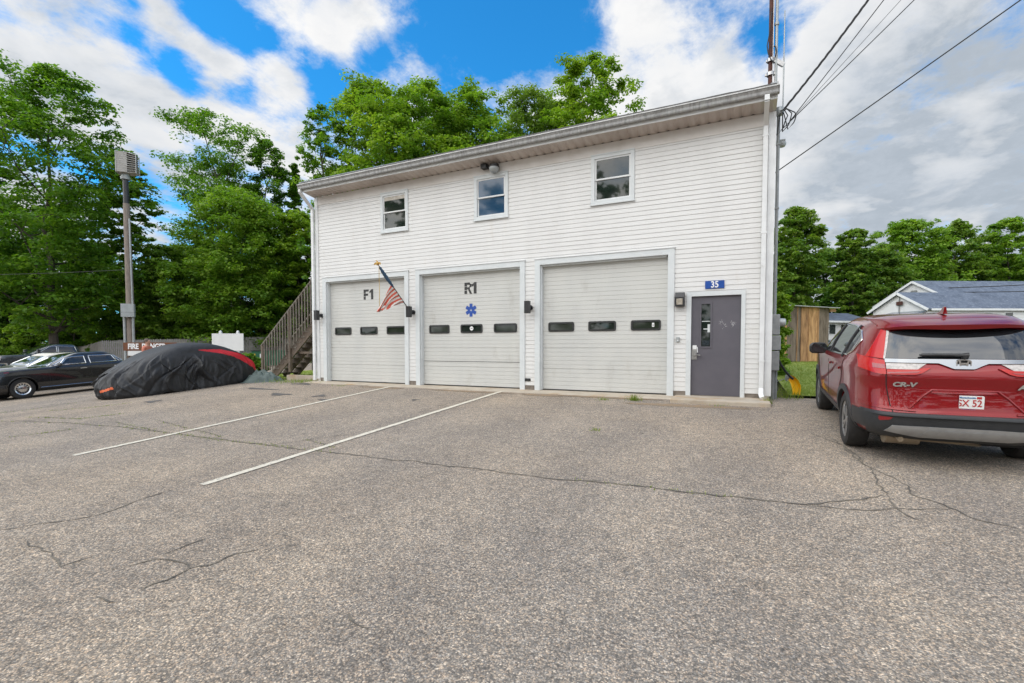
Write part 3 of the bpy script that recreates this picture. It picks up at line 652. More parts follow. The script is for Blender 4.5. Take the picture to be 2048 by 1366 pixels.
# windows
for k, (a, b) in enumerate(WINS):
    z0, z1 = WZ; mb = MB(); w = .085
    for q in ((a, a+w, z0, z1), (b-w, b, z0, z1), (a+w, b-w, z0, z0+w), (a+w, b-w, z1-w, z1)): mb.box(q[0], q[1], D-.034, D+.03, q[2], q[3])
    WN = mb.build('window', MAT['trim'], FS)
    MB().box(a-.02, b+.02, D-.052, D-.0345, z0-.02, z0+.012).build('window_sill', MAT['trim'], WN)
    MB().box(a-.01, b+.01, D-.046, D-.0345, z1-.012, z1+.012).build('window_head', MAT['trim'], WN)
    mid = (z0+z1)/2; a2, b2 = a+w+.002, b-w-.002
    for nm, s0, s1, dy in (('upper_sash', mid-.012, z1-w-.002, .0), ('lower_sash', z0+w+.002, mid+.02, .022)):
        mb = MB(); t = .035; yy = D-.012+dy
        for q in ((a2, a2+t, s0, s1), (b2-t, b2, s0, s1), (a2+t, b2-t, s0, s0+t), (a2+t, b2-t, s1-t, s1)): mb.box(q[0], q[1], yy, yy+.02, q[2], q[3])
        mb.build(nm, MAT['white'], WN)
        MB().box(a2+t, b2-t, yy+.008, yy+.013, s0+t, s1-t).build('window_pane', MAT['glassblue'] if k == 1 else MAT['glass'], WN)
    if k == 0: MB().box(a2+.037, b2-.037, D-.0045, D-.0043, z1-w-.14, z1-w-.04).build('rolled_blind', MAT['lens'], WN)
MB().box(-4.94, -4.77, D-.024, D-.014, .20, .27).build('wall_vent', MAT['rubber'], FS)
# ------------------------------------------------------------------ things on the fire station
t = thing('house_number_sign', 'small blue sign with white number 35 above the grey entry door', 'sign', (-.58, D-.025, 2.35))
MB().box(-.185, .185, -.006, .006, -.08, .08).build('sign_plate', MAT['bluesign'], t)
text('sign_lettering', '35', .185, MAT['signwhite'], t, (0, -.0075, -.002), bold=.004, sx=.85)
def up_lamp(x, z, label):
    t = thing('wall_lamp', label, 'lamp', (x, D-.018, z), 0, 'black box lamps between the bays')
    MB().lathe([(0, -.05), (.06, -.05), (.065, .0), (0, .0)], 20, 'y').build('mount', MAT['black'], t, True)
    mb = MB(); mb.bar((0, -.04, 0), (0, -.14, 0), .05, .05); mb.build('arm', MAT['black'], t)
    mb = MB(); mb.box(-.062, .062, -.262, -.14, -.15, .15); o = mb.build('lamp_body', MAT['black'], t); b = o.modifiers.new('b', 'BEVEL'); b.width = .006; b.segments = 2
    MB().box(-.045, .045, -.245, -.157, -.1515, -.1505).build('lamp_glass', MAT['lens'], t)
up_lamp(-11.86, 2.03, 'black box wall lamp beside the downspout at the stair end of the building')
up_lamp(-8.34, 2.02, 'black box wall lamp under the flagpole between bays F1 and R1')
up_lamp(-4.77, 2.02, 'black box wall lamp between the R1 bay and the unlettered bay')
t = thing('wall_pack_light', 'dark square wall light with cloudy lens left of the grey entry door', 'lamp', (-1.26, D-.018, 2.06))
mb = MB(); mb.prism([(0, .15), (-.09, .15), (-.14, .05), (-.13, -.14), (0, -.14)], -.095, .095, 'yz'); mb.build('housing', MAT['black'], t)
mb = MB(); mb.prism([(-.1405, .018), (-.150, .01), (-.140, -.108), (-.1335, -.11)], -.062, .062, 'yz'); mb.build('lens', MAT['lens'], t)
t = thing('floodlight', 'round white floodlight under the eave above the middle window', 'lamp', (-5.78, D-.17, 5.60))
MB().box(-.31, -.15, -.01, .14, -.03, .075).build('junction_box', MAT['rubber'], t)
mb = MB(); mb.tube([(-.16, .05, 0), (-.05, .02, 0.0)], .02, 8); mb.box(-.02, .16, -.03, .1, .0, .03); mb.build('bracket', MAT['black'], t)
mb = MB(); mb.lathe([(0, -.19), (.05, -.185), (.10, -.15), (.125, -.10), (.13, -.06), (.115, -.02), (.0, -.01)], 24, 'z', (.06, .03, 0)); mb.build('lamp_head', MAT['galv'], t, True)
mb = MB(); mb.lathe([(.134, -.06), (.134, -.035), (.117, -.008), (.0, .0)], 24, 'z', (.06, .03, 0)); mb.build('lamp_cap', MAT['black'], t, True)
t = thing('doorbell_box', 'small pale box on the siding left of the entry door', 'doorbell', (-1.30, D-.017, 1.21))
MB().box(-.035, .035, -.03, 0, -.05, .05).build('bell_housing', MAT['galv'], t); MB().lathe([(0, -.038), (.012, -.036), (.014, -.03), (0, -.03)], 12, 'y', (0, 0, -.02)).build('bell_button', MAT['signwhite'], t)

# flag on its slanting staff
B0 = np.array([-8.52, D-.02, 2.13]); B1 = np.array([-8.72, 9.90, 3.235])
t = thing('wall_flag', 'tattered striped flag wrapped on a slanting staff beside bay F1', 'flag', tuple(B0)); Lc = lambda p: tuple(np.array(p)-B0)
dv = B1-B0
mb = MB(); mb.box(-.04, .04, -.02, .0, -.06, .06); mb.tube([(0, -.01, 0), tuple(dv*.10)], .022, 10); mb.build('bracket', MAT['steel'], t)
MB().tube([tuple(dv*.05), tuple(dv*.985)], [.014, .011], 10).build('staff', MAT['cable'], t)
mb = MB(); q = dv*1.0   # little gold bird
mb.lathe([(0, -.05), (.02, -.03), (.03, .0), (.022, .04), (.012, .06), (0, .07)], 12, 'z', tuple(q))
for s in (-1, 1): mb.add([tuple(q+np.array(p)) for p in ((.0, 0, .02), (s*.05, 0, .05), (s*.10, -.01, .03), (s*.115, -.01, -.03), (s*.07, 0, -.01), (s*.03, 0, -.03), (.0, .012, .02), (s*.05, .012, .05), (s*.10, .002, .03), (s*.115, .002, -.03), (s*.07, .012, -.01), (s*.03, .012, -.03))], [(0, 1, 2, 3, 4, 5), (11, 10, 9, 8, 7, 6)]+[(i, (i+1) % 6, 6+(i+1) % 6, 6+i) for i in range(6)])
mb.tube([tuple(q+np.array((0, 0, .05))), tuple(q+np.array((-.03, -.01, .085))), tuple(q+np.array((-.06, -.015, .075)))], [.018, .016, .004], 8); mb.build('finial', MAT['gold'], t, True)
mb = MB(); pts = []; rd = []
for i in range(22):
    s = .93-.43*i/21; pts.append(tuple(dv*s+np.array([.0, 0, -.02*(1-abs(s-.7)/.3)]))); rd.append(.02+.028*math.sin(math.pi*min(1, i/21*.85+.1))+.007*math.sin(i*2.1))
mb.tube(pts, rd, 14); mb.build('wrapped_canton', MAT['flagblue'], t, True)
MAT['flagred'] = mat('faded flag red', (.58, .10, .06), .85, c2=(.50, .09, .06), sc=14); MAT['flagwhite'] = mat('faded flag white', (.74, .70, .64), .85, c2=(.64, .60, .55), sc=14)
ns, ntt = 56, 30; Pg = np.zeros((ntt, ns, 3))
for i in range(ntt):
    for j in range(ns):
        s = j/(ns-1); tt = i/(ntt-1)
        top = dv*(.56-.42*s)
        bot = np.array([-.36+.20*s, -.86+.12*s, -.12+.04*s-.03*math.sin(s*9)])
        drop = [1.0, .97, 1.0, .96, .72, .42][min(5, int(s*6))] if s > .6 else 1.0
        drop = np.interp(s, [0, .55, .7, .85, 1], [1, 1, .97, .74, .2])
        p = top+(bot-top)*tt*drop
        p[0] += .055*math.sin(s*17+tt*2.2)*tt**.6+.02*math.sin(s*31+3*tt)*tt
        p[1] -= .03*math.sin(tt*math.pi)*(1-s)+.02*math.sin(s*14+1)*tt
        Pg[i, j] = p
mb = MB()
mb.grid(Pg)
mb.m = [(int((j/(ns-1)*1.0+.10*math.sin(i/ntt*3))*11) % 2) for i in range(ntt-1) for j in range(ns-1)]
o = mb.build('striped_cloth', [MAT['flagred'], MAT['flagwhite']], t, True, fix=False); so = o.modifiers.new('s', 'SOLIDIFY'); so.thickness = .004
hp = dv*.955
mb = MB(); mb.tube([tuple(hp), tuple(hp+np.array([.0, .0, -.3])), tuple(hp+np.array([.012, 0, -.62])), tuple(hp+np.array([.002, 0, -1.06]))], .007, 6)
for z in (-.36, -.86, -.92, -1.05): mb.lathe([(0, -.014), (.013, 0), (0, .014)], 8, 'z', tuple(hp+np.array([.006, 0, z])))
mb.build('halyard', MAT['rope'], t)

# gear on the end wall
ym = 11.45
t = thing('electric_meter', 'grey electric meter boxes with conduit on the corner by the shed', 'meter', (XR+.02, ym, 0))
o = MB().box(0, .17, -.16, .16, 1.30, 1.72).build('meter_socket', MAT['boxgrey'], t); b = o.modifiers.new('b', 'BEVEL'); b.width = .012; b.segments = 2
mb = MB(); mb.lathe([(0, .29), (.05, .285), (.08, .27), (.085, .20), (.09, .17), (0, .17)], 24, 'x', (0, 0, 1.56)); mb.build('meter_glass', MAT['galv'], t, True)
o = MB().box(0, .19, -.17, .17, .98, 1.285).build('main_switch_box', MAT['boxgrey'], t); b = o.modifiers.new('b', 'BEVEL'); b.width = .012; b.segments = 2
o = MB().box(0, .17, -.16, .15, .56, .965).build('outlet_box', MAT['boxgrey'], t); b = o.modifiers.new('b', 'BEVEL'); b.width = .012; b.segments = 2
mb = MB(); mb.tube([(.06, -.05, .56), (.06, -.05, -.12)], .036, 10); mb.tube([(.12, .05, .56), (.12, .05, -.12)], .03, 10); mb.build('ground_conduit', MAT['boxgrey'], t)
mb = MB(); mb.tube([(.075, -.02, 1.72), (.075, -.02, 5.78)], .032, 12)
for z in (2.4, 3.9, 5.2): mb.box(0, .115, -.06, .02, z, z+.03)
mb.build('service_conduit', MAT['boxgrey'], t)
mb = MB(); mb.lathe([(0, .12), (.06, .11), (.085, .06), (.09, 0), (.06, -.05), (0, -.06)], 16, 'z', (.085, -.04, 5.84)); mb.build('weatherhead', MAT['galv'], t, True)
mb = MB(); mb.lathe([(0, 0), (.025, 0), (.03, .03), (.025, .06), (0, .06)], 12, 'z', (.075, -.02, 2.25)); mb.build('red_collar', MAT['rust'], t)
mb = MB()
for k, (a, b) in enumerate((((.16, -.06, 5.86), (.36, -.1, 5.62)), ((.14, -.1, 5.86), (.26, -.2, 5.55)), ((.1, -.12, 5.84), (.16, -.2, 5.5)))):
    a = np.array(a); b = np.array(b); mb.tube([tuple(a), tuple(a+(.06, -.02, .02)), tuple((a+b)/2+(.10, 0, .04)), tuple(b+(.02, 0, .08)), tuple(b)], .011, 6)
    mb.tube([tuple(a+(0, -.03, -.05)), tuple(b+(-.12, 0, -.16)), tuple(b+(-.02, 0, -.05)), tuple(b)], .011, 6)
mb.build('drip_loop', MAT['cable'], t)
def mastx(u, v): return onY(u, v, 13.4)
a = mastx(1541, 0); b = mastx(1543, 170); xm = (a[0]+b[0])/2
t = thing('antenna_mast', 'rusty steel mast with whip antennas rising past the roof corner', 'antenna', (xm, 13.4, 4.6))
mb = MB(); mb.tube([(0, 0, -.6), (0, 0, 9.5)], .052, 14); mb.build('mast', MAT['rust'], t, True)
def rel(u, v): return onY(u, v, 13.4)-np.array([xm, 13.4, 4.6])
p0 = rel(1554, 113); p1 = rel(1567.5, 138)
mb = MB(); mb.bar((0, .0, p0[2]), (p1[0], .02, p1[2]+.1), .07, .09); mb.bar((-.10, 0, p0[2]-.06), (.14, 0, p0[2]-.06), .05, .05); mb.bar((-.12, 0, rel(1553, 146)[2]), (.14, 0, rel(1553, 146)[2]), .05, .05)
for z in (p0[2]-.06, rel(1553, 146)[2]): mb.lathe([(.075, -.04), (.085, -.04), (.085, .04), (.075, .04)], 14, 'z', (0, 0, z))
mb.build('bracket', MAT['steel'], t)
x1 = rel(1553.5, 60)[0]
mb = MB(); mb.tube([(x1, 0, rel(1554, 255)[2]), (x1, 0, rel(1554, 112)[2]), (x1, 0, 8.8)], [.028, .034, .03], 10); mb.lathe([(.04, -.03), (.05, -.03), (.05, .03), (.04, .03)], 12, 'z', (x1, 0, rel(1553, 48)[2])); mb.build('whip_antenna', MAT['galv'], t, True)
MB().tube([(x1-.07, -.05, rel(1554, 250)[2]), (x1-.07, -.05, 8.9)], .010, 8).build('whip_antenna', MAT['steel'], t)
mb = MB(); mb.tube([(p1[0], 0, rel(1566, 250)[2]), (p1[0], 0, rel(1566, 140)[2]), (p1[0], 0, rel(1567, 22)[2])], [.010, .016, .012], 8); mb.build('whip_antenna', MAT['galv'], t)
mb = MB(); c = [rel(u, v) for u, v in ((1543, 28), (1538, 75), (1534, 95), (1536, 110), (1541, 122), (1548, 130))]; mb.tube([(p[0], -.08, p[2]) for p in c], .014, 6)
c = [rel(u, v) for u, v in ((1547, 96), (1551, 97), (1553, 108), (1550, 118))]; mb.tube([(p[0], -.08, p[2]) for p in c], .014, 6); mb.build('coax_cable', MAT['cable'], t)
p = onY(1551, 288, 12.2)
t = thing('area_light', 'grey lamp sticking out of the end wall below the weatherhead', 'lamp', (XR, 12.2, p[2]))
MB().bar((0.0, 0, .0), (.14, 0, .02), .05, .06).build('arm', MAT['galv'], t)
mb = MB(); mb.lathe([(0, -.09), (.07, -.08), (.09, -.04), (.09, 0), (0, .02)], 16, 'z', (.2, 0, 0)); mb.build('lamp_head', MAT['galv'], t, True)
mb = MB(); mb.box(.13, .27, -.05, .05, .01, .06); mb.build('photocell', MAT['boxgrey'], t)

def wire(name, label, a, b, rad, sag, n=26, group=None, ext=2.5):
    a = np.array(a, float); b = np.array(b, float); b = a+(b-a)*ext; mb = MB(); P = []
    for i in range(n+1):
        s = i/n; p = a+(b-a)*s; p[2] -= sag*4*s*(1-s)*np.linalg.norm(b-a)/10; P.append(tuple(p))
    mb.tube(P, rad, 6); o = mb.build(name, MAT['cable'], None, True); return tag(o, label, 'cable', group)
gr = 'service cables leaving the roof corner'
s0 = (XR+.16, ym-.06, 5.86)
mb = MB(); a = np.array(s0); b = dep(1722, 0, 9.2); b2 = a+(b-a)*2.6
for ph in (0, 2.1, 4.2):
    P = []
    for i in range(120):
        q = i/119; p = a+(b2-a)*q; p[2] -= .10*4*q*(1-q)*2; d = np.array([math.cos(i*.55+ph), 0, math.sin(i*.55+ph)])*.013; P.append(tuple(p+d))
    mb.tube(P, .012, 5)
tag(mb.build('service_cable', MAT['cable'], None, True), 'thick twisted service cable running from the roof corner to the upper sky', 'cable', gr)
wire('telephone_wire', 'thin wire just below the thick twisted service cable', (XR+.30, ym-.1, 5.62), dep(1766, 0, 9.0), .009, .03, group=gr)
wire('telephone_wire', 'finest pale wire between the two thin roof-corner wires', (XR+.28, ym-.1, 5.60), dep(1800, 0, 9.0), .0045, .03, group=gr)
wire('telephone_wire', 'lowest of the wires leaving the roof corner weatherhead', (XR+.18, ym-.1, 5.50), dep(1826, 0, 9.0), .009, .03, group=gr)
wire('telephone_wire', 'long single cable leaving the end wall below the area light', (XR+.02, 12.0, onY(1550, 349, 12.0)[2]), dep(2036, 0, 8.0), .011, .03)
a = dep(1797, 577, 60); wire('utility_wire', 'upper black wire crossing in front of the blue house roof', a, dep(2048, 567, 52), .05, .12, ext=1.4)
wire('utility_wire', 'lower black wire crossing in front of the blue house roof', dep(1800, 584, 60), dep(2048, 581, 52), .045, .08, ext=1.4)

# black cable and yellow guard at the lawn edge
P = [onY(u, v, y) for u, v, y in ((1552, 700, 11.45), (1554, 712, 11.5), (1561, 728, 11.7), (1571, 743, 11.9), (1581, 754, 12.02), (1586, 758, 12.05))]
tag(MB().tube([tuple(p) for p in P], .024, 8).build('power_cable', MAT['cable'], None, True), 'black cable curving from the meter boxes down to the yellow guard', 'cable')
P = [onY(u, v, 12.1) for u, v in ((1576, 753), (1583, 757), (1589, 764), (1592.5, 773), (1593, 782), (1591.5, 791))]
c0 = P[-1]; t = thing('cable_guard', 'bright yellow curved plastic cable guard at the lawn edge', 'cable guard', (c0[0], c0[1], float(gz(c0[0], c0[1]))))
rel0 = np.array(t.location)
mb = MB(); Q = []
for i, p in enumerate(P):
    d = P[min(i+1, 5)]-P[max(i-1, 0)]; d /= np.linalg.norm(d); q = np.array([d[2], 0, -d[0]]); w = (.055, .07, .085, .09, .085, .075)[i]
    Q.append([p-rel0+q*w*math.cos(a)+np.array([0, 1, 0])*.09*math.sin(a) for a in np.linspace(-.2, math.pi+.2, 9)] )
A = np.array(Q); C_ = A.mean(1, keepdims=True); mb.slab(A, C_+(A-C_)*.82); mb.build('guard_shell', MAT['yellow'], t, True)
mb = MB(); p = P[0]-rel0; mb.box(p[0]-.05, p[0]+.02, -.05, .05, p[2]-.06, p[2]+.03); mb.tube([(p[0]-.05, 0, p[2]-.02), (p[0]-.02, .0, p[2]-.10)], .02, 8); mb.build('plug_socket', MAT['galv'], t)
mb = MB(); q = onY(1545, 764, 11.6)-rel0; mb.tube([tuple(q), (p[0]-.25, 0, p[2]-.13), (p[0]-.05, 0, p[2]-.05)], .008, 6); mb.build('earth_wire', MAT['galv'], t)

# ------------------------------------------------------------------ outside stair
Y0, Y1 = 12.3, 13.3; sl = .862
t = thing('outside_stair', 'weathered wooden outside stair climbing to the end wall of the building', 'stairs', (-15.8, Y0, .0))
def st(x): return (x-(-15.82))*sl+.22    # nosing line
xe = XL-.25; X0 = -15.8
mb = None
for k, y in enumerate((Y0+.02, (Y0+Y1)/2, Y1-.02)):
    mb = MB(); mb.bar((-15.95-X0, y-Y0, st(-15.95)-.16), (xe-X0, y-Y0, st(xe)-.16), .05, .30); mb.build('stringer', MAT['oldwood'], t)
x = -16.05; n = 0
while x < xe-.2:
    z = st(x)+.06; MB().box(x-X0-.02, x-X0+.27, -.02, Y1-Y0+.02, z-.04, z).build('tread', MAT['railwood'], t); x += .225
MB().box(xe-X0, XL-.003-X0, -.1, 1.3, st(xe)-.1, st(xe)+.0).build('landing', MAT['oldwood'], t)
for y in (-.03, Y1-Y0+.03):
    mb = MB(); mb.bar((-16.5-X0, y, st(-16.5)+1.46), (xe-X0, y, st(xe)+1.46-.05), .09, .045); mb.bar((-16.35-X0, y, st(-16.35)+.50), (xe-X0, y, st(xe)+.50), .035, .07) if y > 0 else None
    mb.build('handrail', MAT['railwood'], t)
    for px_, pt in ((-16.43, .22), (-14.95, .7), (-13.4, 2.0)):
        MB().box(px_-X0-.05, px_-X0+.05, y-.05, y+.05, pt-.55 if px_ > -16 else .0, st(px_)+1.42).build('post', MAT['oldwood'], t)
    x = -16.28; yy = y-.045 if y < 0 else y+.045
    while x < xe:
        b = .20 if x < -15.9 else st(x)-.06
        MB().box(x-X0-.019, x-X0+.019, yy-.019, yy+.019, b, st(x)+1.44).build('baluster', MAT['railwood'], t); x += .145
MB().bar((-15.1-X0, .1, .85), (-13.2-X0, .1, .85), .03, .08).build('cross_brace', MAT['oldwood'], t)

# tarp heap beside the stair
c = hit(527, 764); t0 = (c[0], c[1], float(gz(c[0], c[1])))
na, nr = 64, 16; Pg = np.zeros((nr, na, 3))
for i in range(nr):
    for j in range(na):
        a = 2*math.pi*j/na; q = 1-i/(nr-1)
        R = 1+.16*math.sin(2*a+1)+.10*math.sin(5*a)+.05*math.sin(11*a+2)
        x = .68*R*q*math.cos(a); y = .48*R*q*math.sin(a)
        zz = .34*math.exp(-((x-.2)**2*7+y*y*8))+.36*math.exp(-((x+.25)**2*9+(y-.08)**2*9)); edge = sm(0, .3, 1-q)
        zz = zz*edge+(.035*math.sin(x*23+y*9+2*math.sin(y*11))+.028*math.sin(x*11-y*27+1.5*math.sin(x*9))+.015*math.sin(x*51+y*37))*edge*(.4+zz*2)
        Pg[i, j] = (x*math.cos(.5)-y*math.sin(.5), x*math.sin(.5)+y*math.cos(.5), max(.8*zz, -.05*(1-edge)))
o = MB().grid(Pg, True).build('tarp', MAT['tarp'], None, True, loc=t0, fix=False); tag(o, 'crumpled grey green tarp heaped by the foot of the wooden stair', 'tarp')

# ------------------------------------------------------------------ siren pole, signs, fence, person
pb = dep(262, 690, 25); px0, py0 = pb[0], pb[1]; pz = float(gz(px0, py0))
t = thing('siren_pole', 'tall wooden pole carrying a square louvred fire siren', 'siren pole', (px0, py0, pz))
ztop = dep(258, 410, 25)[2]-pz; zm = dep(258, 362, 25)[2]-pz
MB().tube([(0, 0, -.3), (.02, 0, ztop*.5), (-.09, 0.02, ztop)], [.185, .165, .14], 14).build('pole', MAT['polewood'], t, True)
MB().tube([(-.09, .02, ztop-.05), (-.10, .02, zm)], .125, 14).build('steel_extension', MAT['black'], t, True)
MB().lathe([(0, zm-.02), (.2, zm-.02), (.22, zm+.1), (.17, zm+.13), (.17, zm+.26), (0, zm+.26)], 18, 'z', (-.10, .02, 0)).build('collar', MAT['galv'], t, True)
# siren housing: flat slabs fanning into louvres
HZ0 = zm+.27; HH = 1.0; ang = R_(48)
Hs = thing('h', None, None); bpy.data.objects.remove(Hs)
T = Matrix.Translation((.03, .08, HZ0)) @ Matrix.Rotation(ang, 4, 'Z') @ Matrix.Diagonal((.54, .62, 1, 1))
mb = MB(); nl = 9
for i in range(nl+1):
    z = HH*i/nl; z2 = .06+(HH-.12)*i/nl
    mb.box(-.75, .1, -.5, .5, z-.016 if i else 0.0, z+.016, T)
    mb.add([T @ Vector(p) for p in ((.1, -.5, z-.016), (.75, -.42, z2-.012), (.75, .42, z2-.012), (.1, .5, z-.016), (.1, -.5, z+.016), (.75, -.42, z2+.012), (.75, .42, z2+.012), (.1, .5, z+.016))], [(0, 3, 2, 1), (4, 5, 6, 7), (0, 1, 5, 4), (1, 2, 6, 5), (2, 3, 7, 6), (3, 0, 4, 7)])
for z in (0, 1): pass
mb.build('louvre', MAT['louvre'], t)
mb = MB(); mb.box(-.75, .08, -.49, .49, .02, HH-.02, T); mb.build('siren_housing', MAT['louvre'], t)
mb = MB(); mb.box(-.80, -.752, -.53, .53, -.03, HH+.03, T); mb.box(.752, .79, -.5, .5, .03, HH-.03, T) if False else None
mb.build('end_rim', MAT['gutterlip'], t)
for s in (-1, 1): MB().box(.752, .79, s*.44-.04, s*.44+.04, .0, HH, T).build('louvre_strut', MAT['gutterlip'], t)
bz0 = dep(262, 634, 24.7)[2]-pz; bz1 = dep(262, 608, 24.7)[2]-pz
Tb = Matrix.Rotation(R_(50), 4, 'Z')
o = MB().box(-.27, .27, -.46, -.18, bz0, bz1, Tb).build('control_box', MAT['galv'], t)
MB().box(-.26, .26, -.466, -.4605, bz0+.22, bz0+.24, Tb).build('box_seam', MAT['boxgrey'], o)
mb = MB(); mb.tube([Tb @ Vector((.16, -.2, 0)), Tb @ Vector((.16, -.2, bz0)),], .05, 10); mb.tube([Tb @ Vector((.15, -.17, bz1)), Tb @ Vector((.12, -.16, ztop-.8))], .035, 8); mb.tube([Tb @ Vector((-.22, -.1, 0)), Tb @ Vector((-.22, -.1, bz0))], .06, 10); mb.build('conduit', MAT['galv'], t)
wire('utility_wire', 'thin wire running left from the siren pole across the trees', (px0, py0, dep(262, 540, 25)[2]), dep(-20, 549, 25), .012, .05, ext=1.1)
# brown board sign
a = dep(247, 685, 23.4); bq = dep(300, 685, 23.4); zb = dep(270, 701.5, 23.4)[2]
dx = (bq-a)[:2]; L = 2.6; dx = dx/np.linalg.norm(dx); rz = math.atan2(dx[1], dx[0]); gzs = float(gz(a[0], a[1]))
t = thing('fire_danger_sign', 'brown wooden sign board lettered FIRE DANGER in white', 'sign', (a[0], a[1], gzs), rz)
h1, h0 = a[2]-gzs, zb-gzs
MB().box(0, L, -.02, .02, h0, h1).build('sign_board', MAT['browns'], t)
mb = MB()
MB().box(.12, .22, .021, .11, -.2, h1-.03).build('sign_post', MAT['oldwood'], t); MB().box(L-.25, L-.15, .021, .11, -.2, h1-.03).build('sign_post', MAT['oldwood'], t)
text('sign_lettering', 'FIRE  DANGER', .36, MAT['signwhite'], t, (.22, -.0225, (h0+h1)/2), bold=.014, sx=.80, align='LEFT')
MB().box(.2, 1.3, -.010, .0, h0-.24, h0-.004).build('lower_board', MAT['clap'], t)
# blank white notice board
a = dep(424, 667, 29.5); bq = dep(487, 666, 29.5); g0 = float(gz(a[0], a[1])); dx = (bq-a)[:2]; L = np.linalg.norm(dx); rz = math.atan2(dx[1], dx[0])
t = thing('notice_board', 'blank white board sign on two white posts before the fence', 'sign', (a[0], a[1], g0), rz)
h1 = a[2]-g0; h0 = dep(424, 701.5, 29.5)[2]-g0
MB().box(0, L, -.03, .0, h0, h1).build('sign_board', MAT['clap'], t)
for xx in (.25*L, .80*L):
    mb = MB(); mb.box(xx-.07, xx+.07, .002, .14, -.3, h1+.10); mb.lathe([(0, .09), (.06, .06), (.08, .0), (0, 0)], 10, 'z', (xx, .07, h1+.10)); mb.build('sign_post', MAT['white'], t)
# stockade fence
def fence(pts, label, seed):
    """pts: (x, y, ztop) of the corners"""
    t = thing('stockade_fence', label, 'fence', (pts[0][0], pts[0][1], float(gz(pts[0][0], pts[0][1])))); o0 = np.array(t.location)
    mb = MB(); r = random.Random(seed); rails = MB()
    for a, b in zip(pts[:-1], pts[1:]):
        a = np.array(a); b = np.array(b); L = np.linalg.norm((b-a)[:2]); n = int(L/.125); d = (b-a)/L; ang = math.atan2(d[1], d[0])
        for i in range(n):
            p = a+(b-a)*i/n; zt = p[2]+r.uniform(-.035, .025); zb = float(gz(p[0], p[1])); q = p-o0
            T = Matrix.Translation((q[0], q[1], 0)) @ Matrix.Rotation(ang+r.uniform(-.06, .06), 4, 'Z')
            w = .056+r.uniform(-.004, .002); z0 = zb-o0[2]-.05; z1 = zt-o0[2]
            mb.add([T @ Vector(v) for v in ((-w, -.012, z0), (w, -.012, z0), (w, .012, z0), (-w, .012, z0), (-w, -.012, z1-.09), (w, -.012, z1-.09), (w, .012, z1-.09), (-w, .012, z1-.09), (-.012, -.01, z1), (.012, -.01, z1), (.012, .01, z1), (-.012, .01, z1))],
                   [(0, 3, 2, 1), (0, 1, 5, 4), (1, 2, 6, 5), (2, 3, 7, 6), (3, 0, 4, 7), (4, 5, 9, 8), (5, 6, 10, 9), (6, 7, 11, 10), (7, 4, 8, 11), (8, 9, 10, 11)])
            if i % 20 == 0:
                MB().box(q[0]-.05, q[0]+.05, q[1]-.02+.09, q[1]+.08+.09, z0, z1-.15).build('fence_post', MAT['fencewood'], t)
        off = np.array([-d[1], d[0], 0])*.04
        for h in (.35, 1.0, 1.6):
            za, zb_ = [float(gz(*p[:2]))+h for p in (a, b)]
            qa = np.array([a[0], a[1], za])-o0+off; qb = np.array([b[0], b[1], zb_])-o0+off; rails.bar(tuple(qa), tuple(qb), .04, .08)
    mb.build('picket_panel', MAT['fencewood'], t); rails.build('fence_rail', MAT['fencewood'], t)
def fp(u, v, d): p = dep(u, v, d); return (p[0], p[1], p[2])
fence([fp(100, 697, 50), fp(168, 692, 43), fp(205, 681, 40), fp(300, 678, 41.5), fp(396, 677, 43)], 'weathered stockade fence sagging at its low end behind the parked cars', 3)
fence([fp(396.5, 674, 43), fp(470, 674, 44.5), fp(545, 673, 46), fp(640, 672, 48)], 'weathered stockade fence panels behind the blank notice board', 4)
# green cabinet
c = dep(521, 724, 34); g0 = float(gz(c[0], c[1])); dz = c[2]
t = thing('utility_cabinet', 'green steel utility cabinet by the fence', 'cabinet', (c[0], c[1], min(g0, dz)+.0), R_(35))
w = 1.0; hh = dep(521, 700.5, 34)[2]-t.location.z
for k, xx in enumerate((0, 2.3)):
    if k == 0:
        MB().box(-.45, .45, -.4, .4, .0, hh-.06).build('cabinet_body', MAT['green'], t); MB().box(-.48, .48, -.43, .43, hh-.0595, hh).build('cabinet_lid', MAT['black'], t)
        MB().box(.1, .36, -.408, -.4005, hh*.5, hh*.8).build('label_plate', MAT['signwhite'], t); MB().box(-.3, -.2, -.408, -.4005, hh*.62, hh*.8).build('warning_sticker', MAT['yellow'], t)
c = dep(560, 726, 33); c[2] = float(gz(c[0], c[1]))
t = thing('green_bin', 'long green bin glimpsed through the stair balusters', 'bin', tuple(c), R_(30))
hh = dep(560, 700, 33)[2]-c[2]; mb = MB(); mb.prism([(-.9, 0), (.9, 0), (1.0, hh*.85), (-1.0, hh*.85)], -.45, .45); mb.build('bin_body', MAT['green'], t); MB().prism([(-1.03, hh*.852), (1.03, hh*.852), (1.0, hh*.92), (0, hh), (-1.0, hh*.92)], -.48, .48).build('bin_lid', MAT['green'], t)

